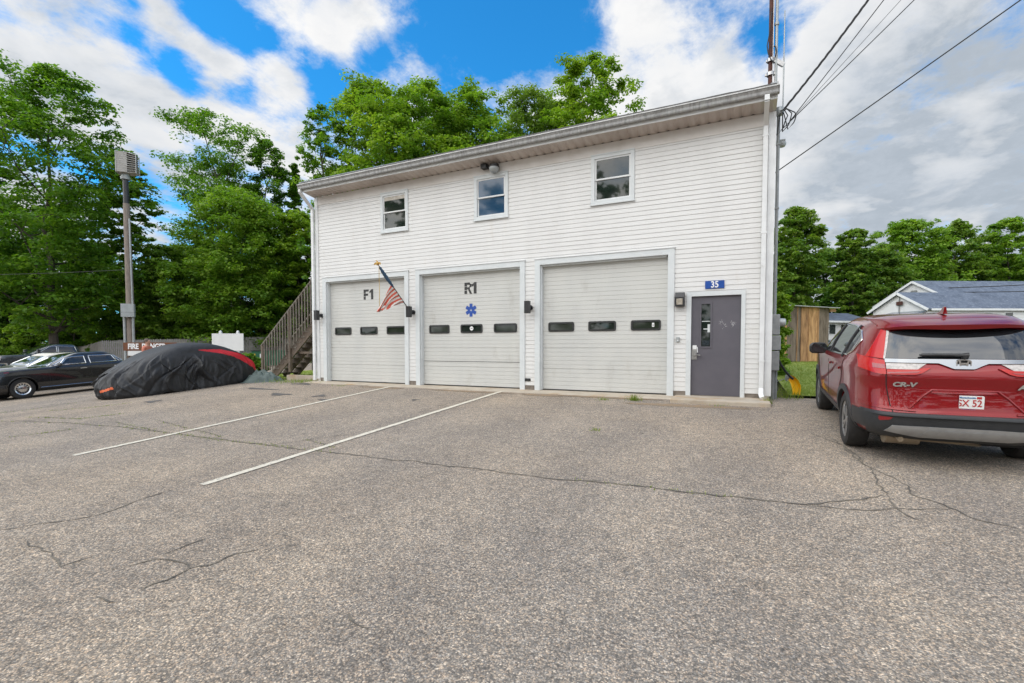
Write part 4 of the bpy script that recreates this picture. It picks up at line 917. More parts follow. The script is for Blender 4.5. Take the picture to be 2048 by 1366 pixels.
# person beyond the covered car, seen head and shoulders
pc_ = dep(294, 690, 21.6); pzg = float(gz(pc_[0], pc_[1])); pztop = dep(294, 677.5, 21.6)[2]-pzg; k = pztop/1.74
P = thing('person', 'person in a salmon shirt standing behind the covered car', 'person', (pc_[0], pc_[1], pzg), R_(-60))
J = [(0, 0, .95, .13, .1), (0, 0, 1.12, .14, .1), (0, -.01, 1.30, .17, .11), (0, 0, 1.43, .12, .09), (0, .01, 1.50, .055, .055), (0, .02, 1.58, .075, .09), (0, .025, 1.66, .078, .095), (0, .02, 1.73, .05, .06),
     (-.2, 0, 1.40, .065, .06), (-.25, .02, 1.15, .048, .048), (-.23, .12, .93, .038, .038), (-.21, .17, .84, .035, .02), (.2, 0, 1.40, .065, .06), (.25, .02, 1.15, .048, .048), (.23, .12, .93, .038, .038), (.21, .17, .84, .035, .02),
     (-.10, 0, .88, .09, .09), (-.11, .01, .48, .06, .065), (-.11, -.02, .09, .045, .05), (-.12, .12, .035, .045, .03), (.10, 0, .88, .09, .09), (.11, .01, .48, .06, .065), (.11, -.02, .09, .045, .05), (.12, .12, .035, .045, .03)]
E_ = [(0, 1), (1, 2), (2, 3), (3, 4), (4, 5), (5, 6), (6, 7), (3, 8), (8, 9), (9, 10), (10, 11), (3, 12), (12, 13), (13, 14), (14, 15), (0, 16), (16, 17), (17, 18), (18, 19), (0, 20), (20, 21), (21, 22), (22, 23)]
def skinned(name, J, E_, m, parent, root=0, sub=2):
    me = bpy.data.meshes.new(name); me.from_pydata([tuple(np.array(j[:3])*k) for j in J], E_, []); o = bpy.data.objects.new(name, me); COL.objects.link(o)
    o.modifiers.new('skin', 'SKIN'); s = o.modifiers.new('sub', 'SUBSURF'); s.levels = sub; s.render_levels = sub
    for i, j in enumerate(J): me.skin_vertices[0].data[i].radius = (j[3]*k, j[4]*k)
    me.skin_vertices[0].data[root].use_root = True
    me2 = evalmesh(o); bpy.data.objects.remove(o)
    me2.materials.clear(); me2.materials.append(m); me2.polygons.foreach_set('use_smooth', [True]*len(me2.polygons)); return add(name, me2, parent)
body = skinned('body', J, E_, MAT['skin'], P)
for m_ in ('shirt', 'trousers'): body.data.materials.append(MAT[m_])
for p in body.data.polygons:
    c = p.center/k
    if c.z < .95 and abs(c.x) < .19: p.material_index = 2
    elif c.z < 1.46 and (c.z > 1.1 or abs(c.x) < .19): p.material_index = 1
mb = MB(); mb.lathe([(.0, .115), (.06, .10), (.095, .06), (.105, .0), (.09, -.05)], 18, 'z', (0, 0, 0)); hr = mb.build('hair', MAT['hair'], P, True, loc=(0, -.005*k, 1.645*k)); hr.scale = (.82*k, 1.0*k, .95*k)
for s in (-1, 1):
    mb = MB(); mb.lathe([(0, -.03), (.014, -.01), (.014, .01), (0, .03)], 8, 'z', (s*.078*k, .02*k, 1.62*k)); mb.build('ear', MAT['skin'], P, True)
mb = MB(); mb.add([(-.015*k, .11*k, 1.60*k), (.015*k, .11*k, 1.60*k), (0, .135*k, 1.60*k), (0, .11*k, 1.65*k)], [(0, 1, 2), (0, 2, 3), (2, 1, 3), (0, 3, 1)]); mb.build('nose', MAT['skin'], P)
# ------------------------------------------------------------------ trees
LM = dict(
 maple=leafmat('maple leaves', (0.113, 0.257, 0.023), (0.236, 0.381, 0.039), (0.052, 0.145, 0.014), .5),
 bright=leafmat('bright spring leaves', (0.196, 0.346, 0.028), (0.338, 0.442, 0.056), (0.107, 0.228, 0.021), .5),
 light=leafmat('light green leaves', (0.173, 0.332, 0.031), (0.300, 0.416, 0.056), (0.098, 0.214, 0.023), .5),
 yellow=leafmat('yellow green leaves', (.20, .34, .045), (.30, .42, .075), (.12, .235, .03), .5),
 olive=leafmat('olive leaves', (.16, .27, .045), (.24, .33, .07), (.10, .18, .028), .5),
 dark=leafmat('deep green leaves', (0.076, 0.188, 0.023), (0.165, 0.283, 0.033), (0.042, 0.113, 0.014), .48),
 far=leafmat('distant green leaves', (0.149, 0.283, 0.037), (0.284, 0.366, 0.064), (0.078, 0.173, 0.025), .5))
def tree_meshes(seed, H, R, cb, leaf, ncl, per, mname, bare=.0, flat=.5, cone=False, lean=0.0, top=.5):
    r = np.random.default_rng(seed); mb = MB(); cz = cb*H
    wob = r.normal(0, .018*H, (8, 2)); wob[0] = 0
    zt = H*(.93 if cone else .82)
    tp = []
    for i in range(8):
        q = i/7; tp.append(np.array([wob[i][0]*q+lean*q*q*H, wob[i][1]*q, zt*q-(.4 if i == 0 else 0)]))
    tr = max(.05, .0135*H)
    mb.tube([tuple(p) for p in tp], [tr*(1.25 if i == 0 else 1)*(1-.85*i/7) for i in range(8)], 9)
    def trunk(z): 
        zz = [p[2] for p in tp]; return np.array([np.interp(z, zz, [p[0] for p in tp]), np.interp(z, zz, [p[1] for p in tp]), z])
    ph = r.uniform(0, 6.28, 6)
    def prof(zn, a):
        if cone: return max(.02, (1-zn))*(1+.15*math.sin(zn*40+a*3))
        b = max(0.0, 1-abs((zn-top)/(1-top if zn > top else top+.12))**2.3)**.5
        return b*(1+.20*math.sin(2*a+ph[0])+.15*math.sin(3*a+ph[1]+zn*4)+.10*math.sin(5*a+ph[2]+zn*7))
    C = []; nl = 16 if not cone else 26
    for i in range(nl):
        zn = (i+.6)/nl; a = i*2.4+r.uniform(-.4, .4)
        ze = cz+(H-cz)*zn*.97; zs = max(cz*.7, ze-R*r.uniform(.45, .95)*(0.1 if cone else 1)); zs = min(zs, zt*.97)
        s = trunk(zs); rr = R*prof(zn, a)*r.uniform(.6, .95)
        e = np.array([s[0]+rr*math.cos(a), s[1]+rr*math.sin(a), ze])
        mid = (s+e)/2+np.array([0, 0, -.10*rr])+r.normal(0, .05*R, 3)
        lr = max(.015, tr*.42*(1-.6*zn))
        mb.tube([tuple(s), tuple(mid), tuple(e)], [lr, lr*.6, lr*.15], 6, False)
        for k in range(5):
            q = r.uniform(.35, 1.0); b = (s+(mid-s)*q*2) if q < .5 else (mid+(e-mid)*(q*2-1))
            f = b+r.normal(0, 1, 3)*np.array([.20, .20, .12])*R*(0.5 if cone else 1)+np.array([0, 0, .06*R])
            mb.tube([tuple(b), tuple((b+f)/2+r.normal(0, .03*R, 3)), tuple(f)], [lr*.4, lr*.25, lr*.08], 4, False)
            C.append(f); C.append((b+f*2)/3)
        C.append(e)
    C = np.array(C)
    # fill the envelope unevenly
    ex = []
    while len(ex) < max(0, ncl-len(C)):
        zn = r.uniform(0, 1); a = r.uniform(0, 6.283); q = r.uniform(.1, 1)**.5
        rr = R*prof(zn, a)*q
        w = math.sin(a*2.3+zn*9+ph[3])+math.sin(zn*13+a+ph[4])+math.sin(a*4+ph[5])
        if w < -1.25+bare*1.3: continue
        p = trunk(min(cz+(H-cz)*zn, zt)); ex.append((p[0]+rr*math.cos(a), p[1]+rr*math.sin(a), cz+(H-cz)*zn))
    if ex: C = np.concatenate([C, np.array(ex)])
    # leaves
    n = len(C)*per; k = np.repeat(np.arange(len(C)), per)
    rc = (r.uniform(.55, 1.15, len(C))*R*(.19 if not cone else .13)).clip(.25, 1.5)[k]
    d = r.normal(0, 1, (n, 3)); d /= np.linalg.norm(d, axis=1, keepdims=True)
    d2 = d*np.array([1, 1, flat])
    P = C[k]+d2*(rc*r.uniform(0, 1, n)**.42)[:, None]
    P[:, 2] -= .12*np.linalg.norm(d2[:, :2], axis=1)*rc
    P[:, 2] = np.maximum(P[:, 2], .05)
    nrm = np.array([0, 0, .95])+d*.45+r.normal(0, .42, (n, 3)); nrm /= np.linalg.norm(nrm, axis=1, keepdims=True)
    h = r.normal(0, 1, (n, 3)); t1 = np.cross(nrm, h); t1 /= np.linalg.norm(t1, axis=1, keepdims=True); t2 = np.cross(nrm, t1)
    a = (leaf*.5*r.uniform(.65, 1.35, n))[:, None]; b = a*r.uniform(.5, .8, n)[:, None]
    V = np.stack([P-t1*a, P-t2*b+nrm*a*.12, P+t1*a-nrm*a*.25, P+t2*b+nrm*a*.12], 1).reshape(-1, 3)
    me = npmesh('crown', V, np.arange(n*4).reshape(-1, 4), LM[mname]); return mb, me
def tree(u, vt, d, w, mname, label, cb=.2, seed=1, leaf=.3, ncl=150, per=100, kind='broadleaf_tree', group='trees behind the lot', **kw):
    vt += 24 if d < 62 else 10
    x, y = dep(u, 690, d)[:2]; g0 = float(gz(x, y)); xc = (u-1024)/FPX
    H = (694.8-vt)/FPX*d+CZ-g0; R = w*d/FPX/math.sqrt(1+xc*xc)
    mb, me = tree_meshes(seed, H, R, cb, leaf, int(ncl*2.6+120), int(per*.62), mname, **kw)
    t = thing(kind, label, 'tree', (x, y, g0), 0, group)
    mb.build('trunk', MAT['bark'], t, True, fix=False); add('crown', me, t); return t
GL, GB, GRr = 'tall trees left of the fire station', 'trees above the fire station roof', 'trees behind the blue-roofed house'
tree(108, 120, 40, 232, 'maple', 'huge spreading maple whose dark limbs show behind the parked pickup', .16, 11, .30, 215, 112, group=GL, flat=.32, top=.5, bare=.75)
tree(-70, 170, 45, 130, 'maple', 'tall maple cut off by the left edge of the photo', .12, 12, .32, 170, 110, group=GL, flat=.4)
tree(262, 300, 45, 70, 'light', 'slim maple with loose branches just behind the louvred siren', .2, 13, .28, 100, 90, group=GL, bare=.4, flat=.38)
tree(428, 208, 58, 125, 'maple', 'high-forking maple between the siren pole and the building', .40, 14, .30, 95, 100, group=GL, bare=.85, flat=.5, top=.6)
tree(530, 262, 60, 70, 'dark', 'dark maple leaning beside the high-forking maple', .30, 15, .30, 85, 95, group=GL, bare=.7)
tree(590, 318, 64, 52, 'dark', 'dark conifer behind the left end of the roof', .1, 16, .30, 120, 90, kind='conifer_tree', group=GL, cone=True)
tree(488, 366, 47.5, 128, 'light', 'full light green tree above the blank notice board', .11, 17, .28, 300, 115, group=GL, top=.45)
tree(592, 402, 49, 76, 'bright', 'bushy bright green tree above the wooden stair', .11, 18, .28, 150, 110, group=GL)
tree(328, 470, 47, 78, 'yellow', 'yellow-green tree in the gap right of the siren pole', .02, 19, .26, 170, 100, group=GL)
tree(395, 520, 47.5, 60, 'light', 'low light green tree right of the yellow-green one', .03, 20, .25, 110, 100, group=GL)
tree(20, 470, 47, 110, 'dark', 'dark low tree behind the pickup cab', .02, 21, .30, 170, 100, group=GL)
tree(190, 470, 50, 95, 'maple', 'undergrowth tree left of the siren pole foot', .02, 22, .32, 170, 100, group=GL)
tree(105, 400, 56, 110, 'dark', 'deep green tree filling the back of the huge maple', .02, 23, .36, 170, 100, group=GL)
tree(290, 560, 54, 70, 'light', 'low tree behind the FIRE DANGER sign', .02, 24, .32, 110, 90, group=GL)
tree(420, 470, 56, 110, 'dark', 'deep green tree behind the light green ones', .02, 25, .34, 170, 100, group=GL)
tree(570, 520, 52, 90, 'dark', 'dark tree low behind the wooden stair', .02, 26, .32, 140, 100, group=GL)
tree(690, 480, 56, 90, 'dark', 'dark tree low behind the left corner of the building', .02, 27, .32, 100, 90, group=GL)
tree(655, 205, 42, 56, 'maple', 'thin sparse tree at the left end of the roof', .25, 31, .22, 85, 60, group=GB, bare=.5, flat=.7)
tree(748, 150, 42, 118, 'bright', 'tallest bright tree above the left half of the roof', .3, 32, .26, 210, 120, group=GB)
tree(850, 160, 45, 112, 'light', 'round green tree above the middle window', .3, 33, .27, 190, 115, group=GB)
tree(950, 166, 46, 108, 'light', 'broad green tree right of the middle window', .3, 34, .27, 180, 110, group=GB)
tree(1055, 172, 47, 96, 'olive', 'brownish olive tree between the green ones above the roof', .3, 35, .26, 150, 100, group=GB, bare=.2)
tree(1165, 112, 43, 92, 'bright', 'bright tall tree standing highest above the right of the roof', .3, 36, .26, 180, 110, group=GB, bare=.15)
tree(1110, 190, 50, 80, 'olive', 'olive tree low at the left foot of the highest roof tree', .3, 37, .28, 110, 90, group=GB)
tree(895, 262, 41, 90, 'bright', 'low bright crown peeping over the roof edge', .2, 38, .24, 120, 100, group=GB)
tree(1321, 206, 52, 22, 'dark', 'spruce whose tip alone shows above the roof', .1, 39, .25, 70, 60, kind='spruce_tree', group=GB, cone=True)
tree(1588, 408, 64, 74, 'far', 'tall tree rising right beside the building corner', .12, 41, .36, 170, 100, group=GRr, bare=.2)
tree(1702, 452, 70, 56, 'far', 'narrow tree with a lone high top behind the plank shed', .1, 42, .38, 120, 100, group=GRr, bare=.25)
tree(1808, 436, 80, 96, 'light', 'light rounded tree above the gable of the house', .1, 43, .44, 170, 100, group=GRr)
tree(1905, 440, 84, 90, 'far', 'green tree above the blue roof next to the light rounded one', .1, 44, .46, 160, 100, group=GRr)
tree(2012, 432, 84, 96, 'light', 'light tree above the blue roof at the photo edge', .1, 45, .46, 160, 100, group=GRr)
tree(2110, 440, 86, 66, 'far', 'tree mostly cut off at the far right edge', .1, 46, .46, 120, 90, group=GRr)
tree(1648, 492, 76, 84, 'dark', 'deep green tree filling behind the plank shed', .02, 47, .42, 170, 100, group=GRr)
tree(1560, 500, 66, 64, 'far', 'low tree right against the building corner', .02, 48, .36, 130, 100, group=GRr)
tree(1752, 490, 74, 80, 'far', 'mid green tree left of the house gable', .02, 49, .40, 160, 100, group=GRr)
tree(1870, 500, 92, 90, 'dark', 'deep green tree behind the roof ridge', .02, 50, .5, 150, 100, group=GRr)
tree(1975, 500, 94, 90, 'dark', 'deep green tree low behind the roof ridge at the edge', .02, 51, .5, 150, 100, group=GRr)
# shrubs
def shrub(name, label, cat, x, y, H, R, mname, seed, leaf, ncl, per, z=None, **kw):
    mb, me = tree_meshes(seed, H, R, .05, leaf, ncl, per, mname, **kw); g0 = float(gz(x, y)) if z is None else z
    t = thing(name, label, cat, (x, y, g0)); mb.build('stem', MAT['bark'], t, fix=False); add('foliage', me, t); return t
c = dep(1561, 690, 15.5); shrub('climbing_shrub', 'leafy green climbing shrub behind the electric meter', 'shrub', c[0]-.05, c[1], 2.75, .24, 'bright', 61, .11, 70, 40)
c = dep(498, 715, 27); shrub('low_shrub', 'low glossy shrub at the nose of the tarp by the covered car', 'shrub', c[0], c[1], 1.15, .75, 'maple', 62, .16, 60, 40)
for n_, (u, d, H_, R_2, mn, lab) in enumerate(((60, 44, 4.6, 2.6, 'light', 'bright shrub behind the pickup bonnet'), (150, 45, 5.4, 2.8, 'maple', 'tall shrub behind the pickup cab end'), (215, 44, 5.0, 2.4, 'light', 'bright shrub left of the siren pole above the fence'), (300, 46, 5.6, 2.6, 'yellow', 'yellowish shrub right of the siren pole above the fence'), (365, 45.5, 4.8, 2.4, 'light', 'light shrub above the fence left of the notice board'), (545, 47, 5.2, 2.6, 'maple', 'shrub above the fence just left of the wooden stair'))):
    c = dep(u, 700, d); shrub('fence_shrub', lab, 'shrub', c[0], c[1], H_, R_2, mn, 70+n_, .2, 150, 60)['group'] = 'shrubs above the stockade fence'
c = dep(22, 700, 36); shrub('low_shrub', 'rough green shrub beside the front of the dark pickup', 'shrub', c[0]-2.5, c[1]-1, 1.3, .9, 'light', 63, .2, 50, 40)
# weeds along the apron
def weeds(u, v, n, h, sp, label, seed):
    c = hit(u, v); V, Fq = blades([np.zeros(3)], n, h, sp, seed, .45); o = add('weed_tuft', npmesh('weed_tuft', V, Fq, MAT['weed']), None, (c[0], c[1], float(gz(c[0], c[1])))); tag(o, label, 'weed', 'weeds along the concrete apron')
weeds(1270, 801, 110, .14, .07, 'biggest weed tuft at the apron edge before the unlettered bay', 1)
weeds(1206, 800, 40, .07, .07, 'small weed tuft left of the biggest one at the apron edge', 2)
weeds(1440, 812, 30, .05, .09, 'sparse weed tuft at the edge of the door step', 3)
weeds(1560, 796, 150, .35, .20, 'long grass tuft under the electric meter', 4)
weeds(1590, 790, 120, .22, .12, 'grass tuft round the foot of the yellow guard', 5)
weeds(1538, 808, 60, .16, .05, 'weed tuft at the end of the door step by the downspout', 6)
weeds(685, 772, 30, .05, .12, 'weed tuft on the apron edge before bay F1', 7)
weeds(1193, 862, 26, .06, .04, 'lone weed growing in the asphalt in front of the unlettered bay', 8)
for k, (u, lab) in enumerate(((575, 'grass tuft along the kerb by the tarp'), (600, 'grass tuft in the middle of the kerb edge'), (622, 'grass tuft where the kerb meets the downspout'))):
    weeds(u, 764, 130, .13, .35, lab, 20+k)

# the wood across the road behind the photographer: one mass, seen mirrored in the windows and car paint
vs = []; r = np.random.default_rng(77); nb = 0
for k in range(13):
    _, me = tree_meshes(100+k % 4, 25+2.5*(k % 3), 7.5, .05, .9, 190, 34, 'dark'); n = len(me.vertices); v = np.empty(n*3, np.float32); me.vertices.foreach_get('co', v); v = v.reshape(-1, 3)
    x = -75+k*10.5; y = -44-4*(k % 2); vs.append(v+np.array([x, y, float(gz(x, y))])); bpy.data.meshes.remove(me)
V = np.concatenate(vs); o = add('woods', npmesh('woods', V, np.arange(len(V)).reshape(-1, 4), LM['dark'])); tag(o, kind='stuff')
# ------------------------------------------------------------------ cars
class Body:
    """car body from level outlines: at each height z the plan is a rounded rectangle from yr (tail) to yf (nose), half width w. y forward, x right."""
    def __init__(s, keys, n=6.0):
        a = np.array(keys, float); s.z = a[:, 0]; s.K = a[:, 1:]; s.n = n
    def P(s, z): return [float(pchip(s.z, s.K[:, i], [z])[0]) for i in range(3)]
    def outline(s, z, m=200, off=0.0):
        w, yr, yf = s.P(z); w += off; yr -= off; yf += off
        t = np.linspace(0, 2*np.pi, 4001); c, q = np.cos(t), np.sin(t); e = 2/s.n
        x = w*np.sign(c)*np.abs(c)**e; y = (yr+yf)/2+(yf-yr)/2*np.sign(q)*np.abs(q)**e
        L = np.concatenate([[0], np.cumsum(np.hypot(np.diff(x), np.diff(y)))]); g = np.linspace(0, L[-1], m, endpoint=False)
        return np.stack([np.interp(g, L, x), np.interp(g, L, y), np.full(m, z)], -1)
    def side(s, y, z, off=0.0):
        w, yr, yf = s.P(z); t = min(.999, abs((y-(yr+yf)/2)/((yf-yr)/2))); return w*(1-t**s.n)**(1/s.n)+off
    def rear(s, x, z, off=0.0):
        w, yr, yf = s.P(z); t = min(.999, abs(x/w)); return (yr+yf)/2-(yf-yr)/2*(1-t**s.n)**(1/s.n)-off
    def front(s, x, z, off=0.0):
        w, yr, yf = s.P(z); t = min(.999, abs(x/w)); return (yr+yf)/2+(yf-yr)/2*(1-t**s.n)**(1/s.n)+off
    def mesh(s, name, m, parent, wheels=(), wr=.37, nz=46, xin=.62):
        zz = np.unique(np.concatenate([np.linspace(s.z[0], s.z[-1], nz), s.z, np.linspace(s.z[-1]-.03, s.z[-1], 6)]))
        mb = MB(); A = np.array([s.outline(z) for z in zz]); mb.grid(A, True)
        n = A.shape[1]; mb.f.append(list(range(n))[::-1]); mb.m.append(0); b = (len(zz)-1)*n; mb.f.append([b+i for i in range(n)]); mb.m.append(0)
        o = mb.build(name, m, parent)
        if wheels:
            for y, zc in wheels:
                for sg in (-1, 1):
                    c = MB(); c.lathe([(0, xin), (wr, xin), (wr, 1.3), (0, 1.3)], 40, 'x', (0, y, zc))
                    if sg < 0: c.v = [(-p[0], p[1], p[2]) for p in c.v]
                    co = c.build('cutter', MAT['under']); md = o.modifiers.new('arch', 'BOOLEAN'); md.object = co; md.operation = 'DIFFERENCE'; md.solver = 'EXACT'
                    pm = o.parent; o.parent = None; me = evalmesh(o); o.parent = pm
                    o.modifiers.clear(); old = o.data; o.data = me; bpy.data.meshes.remove(old); bpy.data.objects.remove(co)
        me = o.data; me.polygons.foreach_set('use_smooth', [True]*len(me.polygons)); me.set_sharp_from_angle(angle=R_(30)); return o
    def patch(s, where, top, bot, off=.006, th=.012, nu=24, nv=8, sg=1):
        """slab lying on the body between two lines of (a, z); a is x on the tail or nose, y on the sides"""
        top = np.array(top, float); bot = np.array(bot, float)
        def samp(L):
            l = np.concatenate([[0], np.cumsum(np.hypot(*np.diff(L, axis=0).T))]); g = np.unique(np.concatenate([np.linspace(0, 1, nu)]))*l[-1]
            return np.stack([np.interp(g, l, L[:, 0]), np.interp(g, l, L[:, 1])], -1)
        T, B = samp(top), samp(bot); O = np.zeros((nv, len(T), 3)); I = np.zeros_like(O)
        for i in range(nv):
            for j in range(len(T)):
                a, z = B[j]+(T[j]-B[j])*i/(nv-1)
                for k, arr in ((off, O), (off-th, I)):
                    if where == 'rear': arr[i, j] = (a, s.rear(a, z, k), z)
                    elif where == 'front': arr[i, j] = (a, s.front(a, z, k), z)
                    else: arr[i, j] = (sg*s.side(a, z, k), a, z)
        mb = MB(); mb.slab(O, I); return mb
    def line(s, where, pts, rad, off=.004, sg=1, sub=6):
        P = []
        for a, b in zip(pts[:-1], pts[1:]):
            for k in range(sub): P.append((a[0]+(b[0]-a[0])*k/sub, a[1]+(b[1]-a[1])*k/sub))
        P.append(pts[-1]); f = {'rear': lambda a, z: (a, s.rear(a, z, off), z), 'front': lambda a, z: (a, s.front(a, z, off), z), 'side': lambda a, z: (sg*s.side(a, z, off), a, z)}[where]
        return MB().tube([f(a, z) for a, z in P], rad, 6)
    def band(s, z0, z1, y0, y1, off, nz=6):
        """wrap-round band of the outline for the part with y0 < y < y1"""
        R = []
        for z in np.linspace(z0, z1, nz): R.append(s.outline(z, 400, off))
        A = np.array(R); keep = (A[0, :, 1] > y0) & (A[0, :, 1] < y1); idx = np.where(keep)[0]
        gaps = np.where(np.diff(idx) > 1)[0]
        if len(gaps): idx = np.concatenate([idx[gaps[0]+1:], idx[:gaps[0]+1]])
        A = A[:, idx]; B = np.array([s.outline(z, 400, off-.02) for z in np.linspace(z0, z1, nz)])[:, idx]
        return MB().slab(A, B)
def wheel(parent, x, y, r, w, sg, style='spoke', rim=.66, nm='wheel'):
    """wheel with its outer face towards sg"""
    mb = MB(); h = w/2; rr = r*rim
    prof = [(rr, -h*.8), (r*.86, -h), (r*.965, -h*.86), (r, -h*.55), (r, h*.55), (r*.965, h*.86), (r*.86, h), (rr+.012, h*.92), (rr, h*.75), (rr-.02, h*.2), (rr-.03, -h*.8), (rr, -h*.8)]
    mb.lathe(prof, 44, 'x', (0, 0, 0))
    for k in (-.35, -.1, .1, .35): pass
    o = mb.build(nm, MAT['tyre'], parent, True, loc=(x, y, r-.006)); o.rotation_euler = (0, 0, 0 if sg > 0 else math.pi)
    mb = MB(); mb.lathe([(0, -h*.3), (rr-.02, -h*.3), (rr-.02, -h*.2), (0, -h*.2)], 30, 'x'); mb.build('brake_disc', MAT['under'], o)
    mb = MB(); f = h*.72
    mb.lathe([(rr-.028, f-.05), (rr-.03, f), (rr+.004, f+.012), (rr+.010, f+.004), (rr+.004, f-.02)], 44, 'x')
    if style == 'spoke':
        for k in range(5):
            for q in (-.16, .16):
                a = 2*math.pi*k/5+q; b = 2*math.pi*k/5+q*.5
                mb.bar((f-.01, .05*math.cos(b), .05*math.sin(b)), (f-.004, (rr-.02)*math.cos(a), (rr-.02)*math.sin(a)), .032, .025, (1, 0, 0))
        mb.lathe([(0, f+.008), (.035, f+.005), (.062, f-.005), (.065, f-.05), (0, f-.05)], 20, 'x')
    else:
        mb.lathe([(0, f+.02), (.05, f+.018), (rr*.55, f+.008), (rr*.62, f-.01), (rr*.62, f-.05), (0, f-.05)], 36, 'x')
        for k in range(14):
            a = 2*math.pi*k/14; mb.bar((f-.02, rr*.58*math.cos(a), rr*.58*math.sin(a)), (f-.015, (rr-.02)*math.cos(a), (rr-.02)*math.sin(a)), .04, .02, (1, 0, 0))
    mb.build('rim', MAT['alloy'] if style == 'spoke' else MAT['chrome'], o, True); return o
def place(t, x, y, rz, wb0, wb1, lift=0.0, half=.75):
    """set a car on the sloping ground: rz is its heading, wb0/wb1 the axle positions"""
    c, s = math.cos(rz), math.sin(rz)
    f = lambda lx, ly: (x+c*lx-s*ly, y+s*lx+c*ly)
    zr = .5*(gz(*f(-half, wb0))+gz(*f(half, wb0))); zf = .5*(gz(*f(-half, wb1))+gz(*f(half, wb1)))
    zl = .5*(gz(*f(-half, wb0))+gz(*f(-half, wb1))); zr2 = .5*(gz(*f(half, wb0))+gz(*f(half, wb1)))
    pitch = math.atan2(float(zf-zr), wb1-wb0); roll = -math.atan2(float(zr2-zl), 2*half)
    z0 = float(zr)-math.tan(pitch)*wb0
    t.rotation_mode = 'XYZ'; t.matrix_world = Matrix.Translation((x, y, z0+lift)) @ Matrix.Rotation(rz, 4, 'Z') @ Matrix.Rotation(pitch, 4, 'X') @ Matrix.Rotation(roll, 4, 'Y')

# ---- the red SUV
SUV = Body([(.27, .76, .30, 4.35), (.34, .86, .10, 4.45), (.46, .905, .015, 4.55), (.58, .918, .0, 4.58), (.66, .920, .035, 4.57), (.80, .918, .075, 4.56), (.90, .922, .09, 4.52), (.99, .927, .085, 4.42), (1.04, .924, .10, 4.22), (1.09, .912, .125, 3.92), (1.13, .895, .155, 3.58), (1.18, .875, .19, 3.44), (1.30, .83, .27, 3.22), (1.42, .775, .36, 2.98), (1.52, .72, .45, 2.76), (1.58, .67, .52, 2.60), (1.625, .61, .60, 2.44), (1.655, .52, .75, 2.28), (1.672, .38, .95, 2.1), (1.68, .12, 1.25, 1.8)], 6.0)
t = CRV = thing('red_suv', 'dark red SUV seen from behind, parked beside the end wall', 'car')
WH = ((.985, .345), (3.645, .345))
body = SUV.mesh('body', MAT['redpaint'], t, WH, .385)
S = SUV
# glass house
for sg in (-1, 1):
    top = [(.72, 1.385), (.95, 1.475), (1.4, 1.53), (2.0, 1.545), (2.6, 1.50), (3.0, 1.385), (3.36, 1.17)]
    bot = [(.72, 1.365), (.83, 1.24), (1.05, 1.175), (1.6, 1.15), (2.3, 1.135), (3.0, 1.125), (3.40, 1.12)]
    gl = S.patch('side', top, bot, .006, .014, 40, 7, sg).build('side_window', MAT['carglass'], t, True)
    S.line('side', top+[bot[-1]]+bot[::-1]+[top[0]], .011, .007, sg, 4).build('window_trim', MAT['chrome'], gl, True)
    for y0, y1 in ((2.32, 2.22), (1.28, 1.16)):
        S.line('side', [(y0, 1.13), (y1, 1.54)], .022, .004, sg).build('window_pillar', MAT['black'], gl, True)
    for L in ([(2.30, .42), (2.30, 1.12)], [(1.30, .70), (1.12, .95), (1.10, 1.16)], [(3.42, .42), (3.44, 1.1)]):
        S.line('side', L, .0045, .0, sg).build('door_seam', MAT['under'], t)
    for y in (2.1, 1.32):
        S.patch('side', [(y-.11, .995), (y+.11, .985)], [(y-.11, .965), (y+.11, .955)], .03, .02, 8, 3, sg).build('door_handle', MAT['redpaint'], t, True)
    # arch and sill cladding
    for yc, zc in WH:
        A = np.zeros((2, 40, 3)); B = A.copy()
        an = np.linspace(R_(-12), R_(192), 40)
        for i, rr in enumerate((.383, .452)):
            for j, a in enumerate(an):
                y, z = yc+rr*math.cos(a), max(.28, zc+rr*math.sin(a)); A[i, j] = (sg*S.side(y, z, .016), y, z); B[i, j] = (sg*S.side(y, z, -.03), y, z)
        MB().slab(A, B).build('arch_cladding', MAT['clad'], t, True)
    S.patch('side', [(1.40, .44), (3.24, .44)], [(1.40, .275), (3.24, .275)], .018, .05, 20, 5, sg).build('sill_cladding', MAT['clad'], t, True)
    # mirror
    mb = MB(); mb.lathe([(0, -.13), (.06, -.125), (.095, -.09), (.10, 0), (.09, .08), (.05, .115), (0, .12)], 16, 'x'); mb.v = [(p[0], p[1]*1.15 if p[1] > 0 else p[1]*.35, p[2]*.92) for p in mb.v]
    mr_ = mb.build('wing_mirror', MAT['black'], t, True, loc=(sg*1.005, 2.82, 1.145))
    mb = MB(); mb.lathe([(0, -.04), (.0, -.0)], 4, 'y'); mb = MB(); mb.prism([(-.105, -.06), (.095, -.07), (.11, 0), (.09, .07), (-.07, .08), (-.11, .03)], -.0385, -.0345); mb.build('mirror_glass', MAT['carglass'], mr_)
    MB().bar((sg*.84, 2.90, 1.12), (sg*.93, 2.85, 1.13), .05, .06).build('mirror_stalk', MAT['black'], mr_).parent = t
for x in (-.79, .79):
    for y, _ in WH: wheel(t, x, y, .345, .235, 1 if x > 0 else -1)
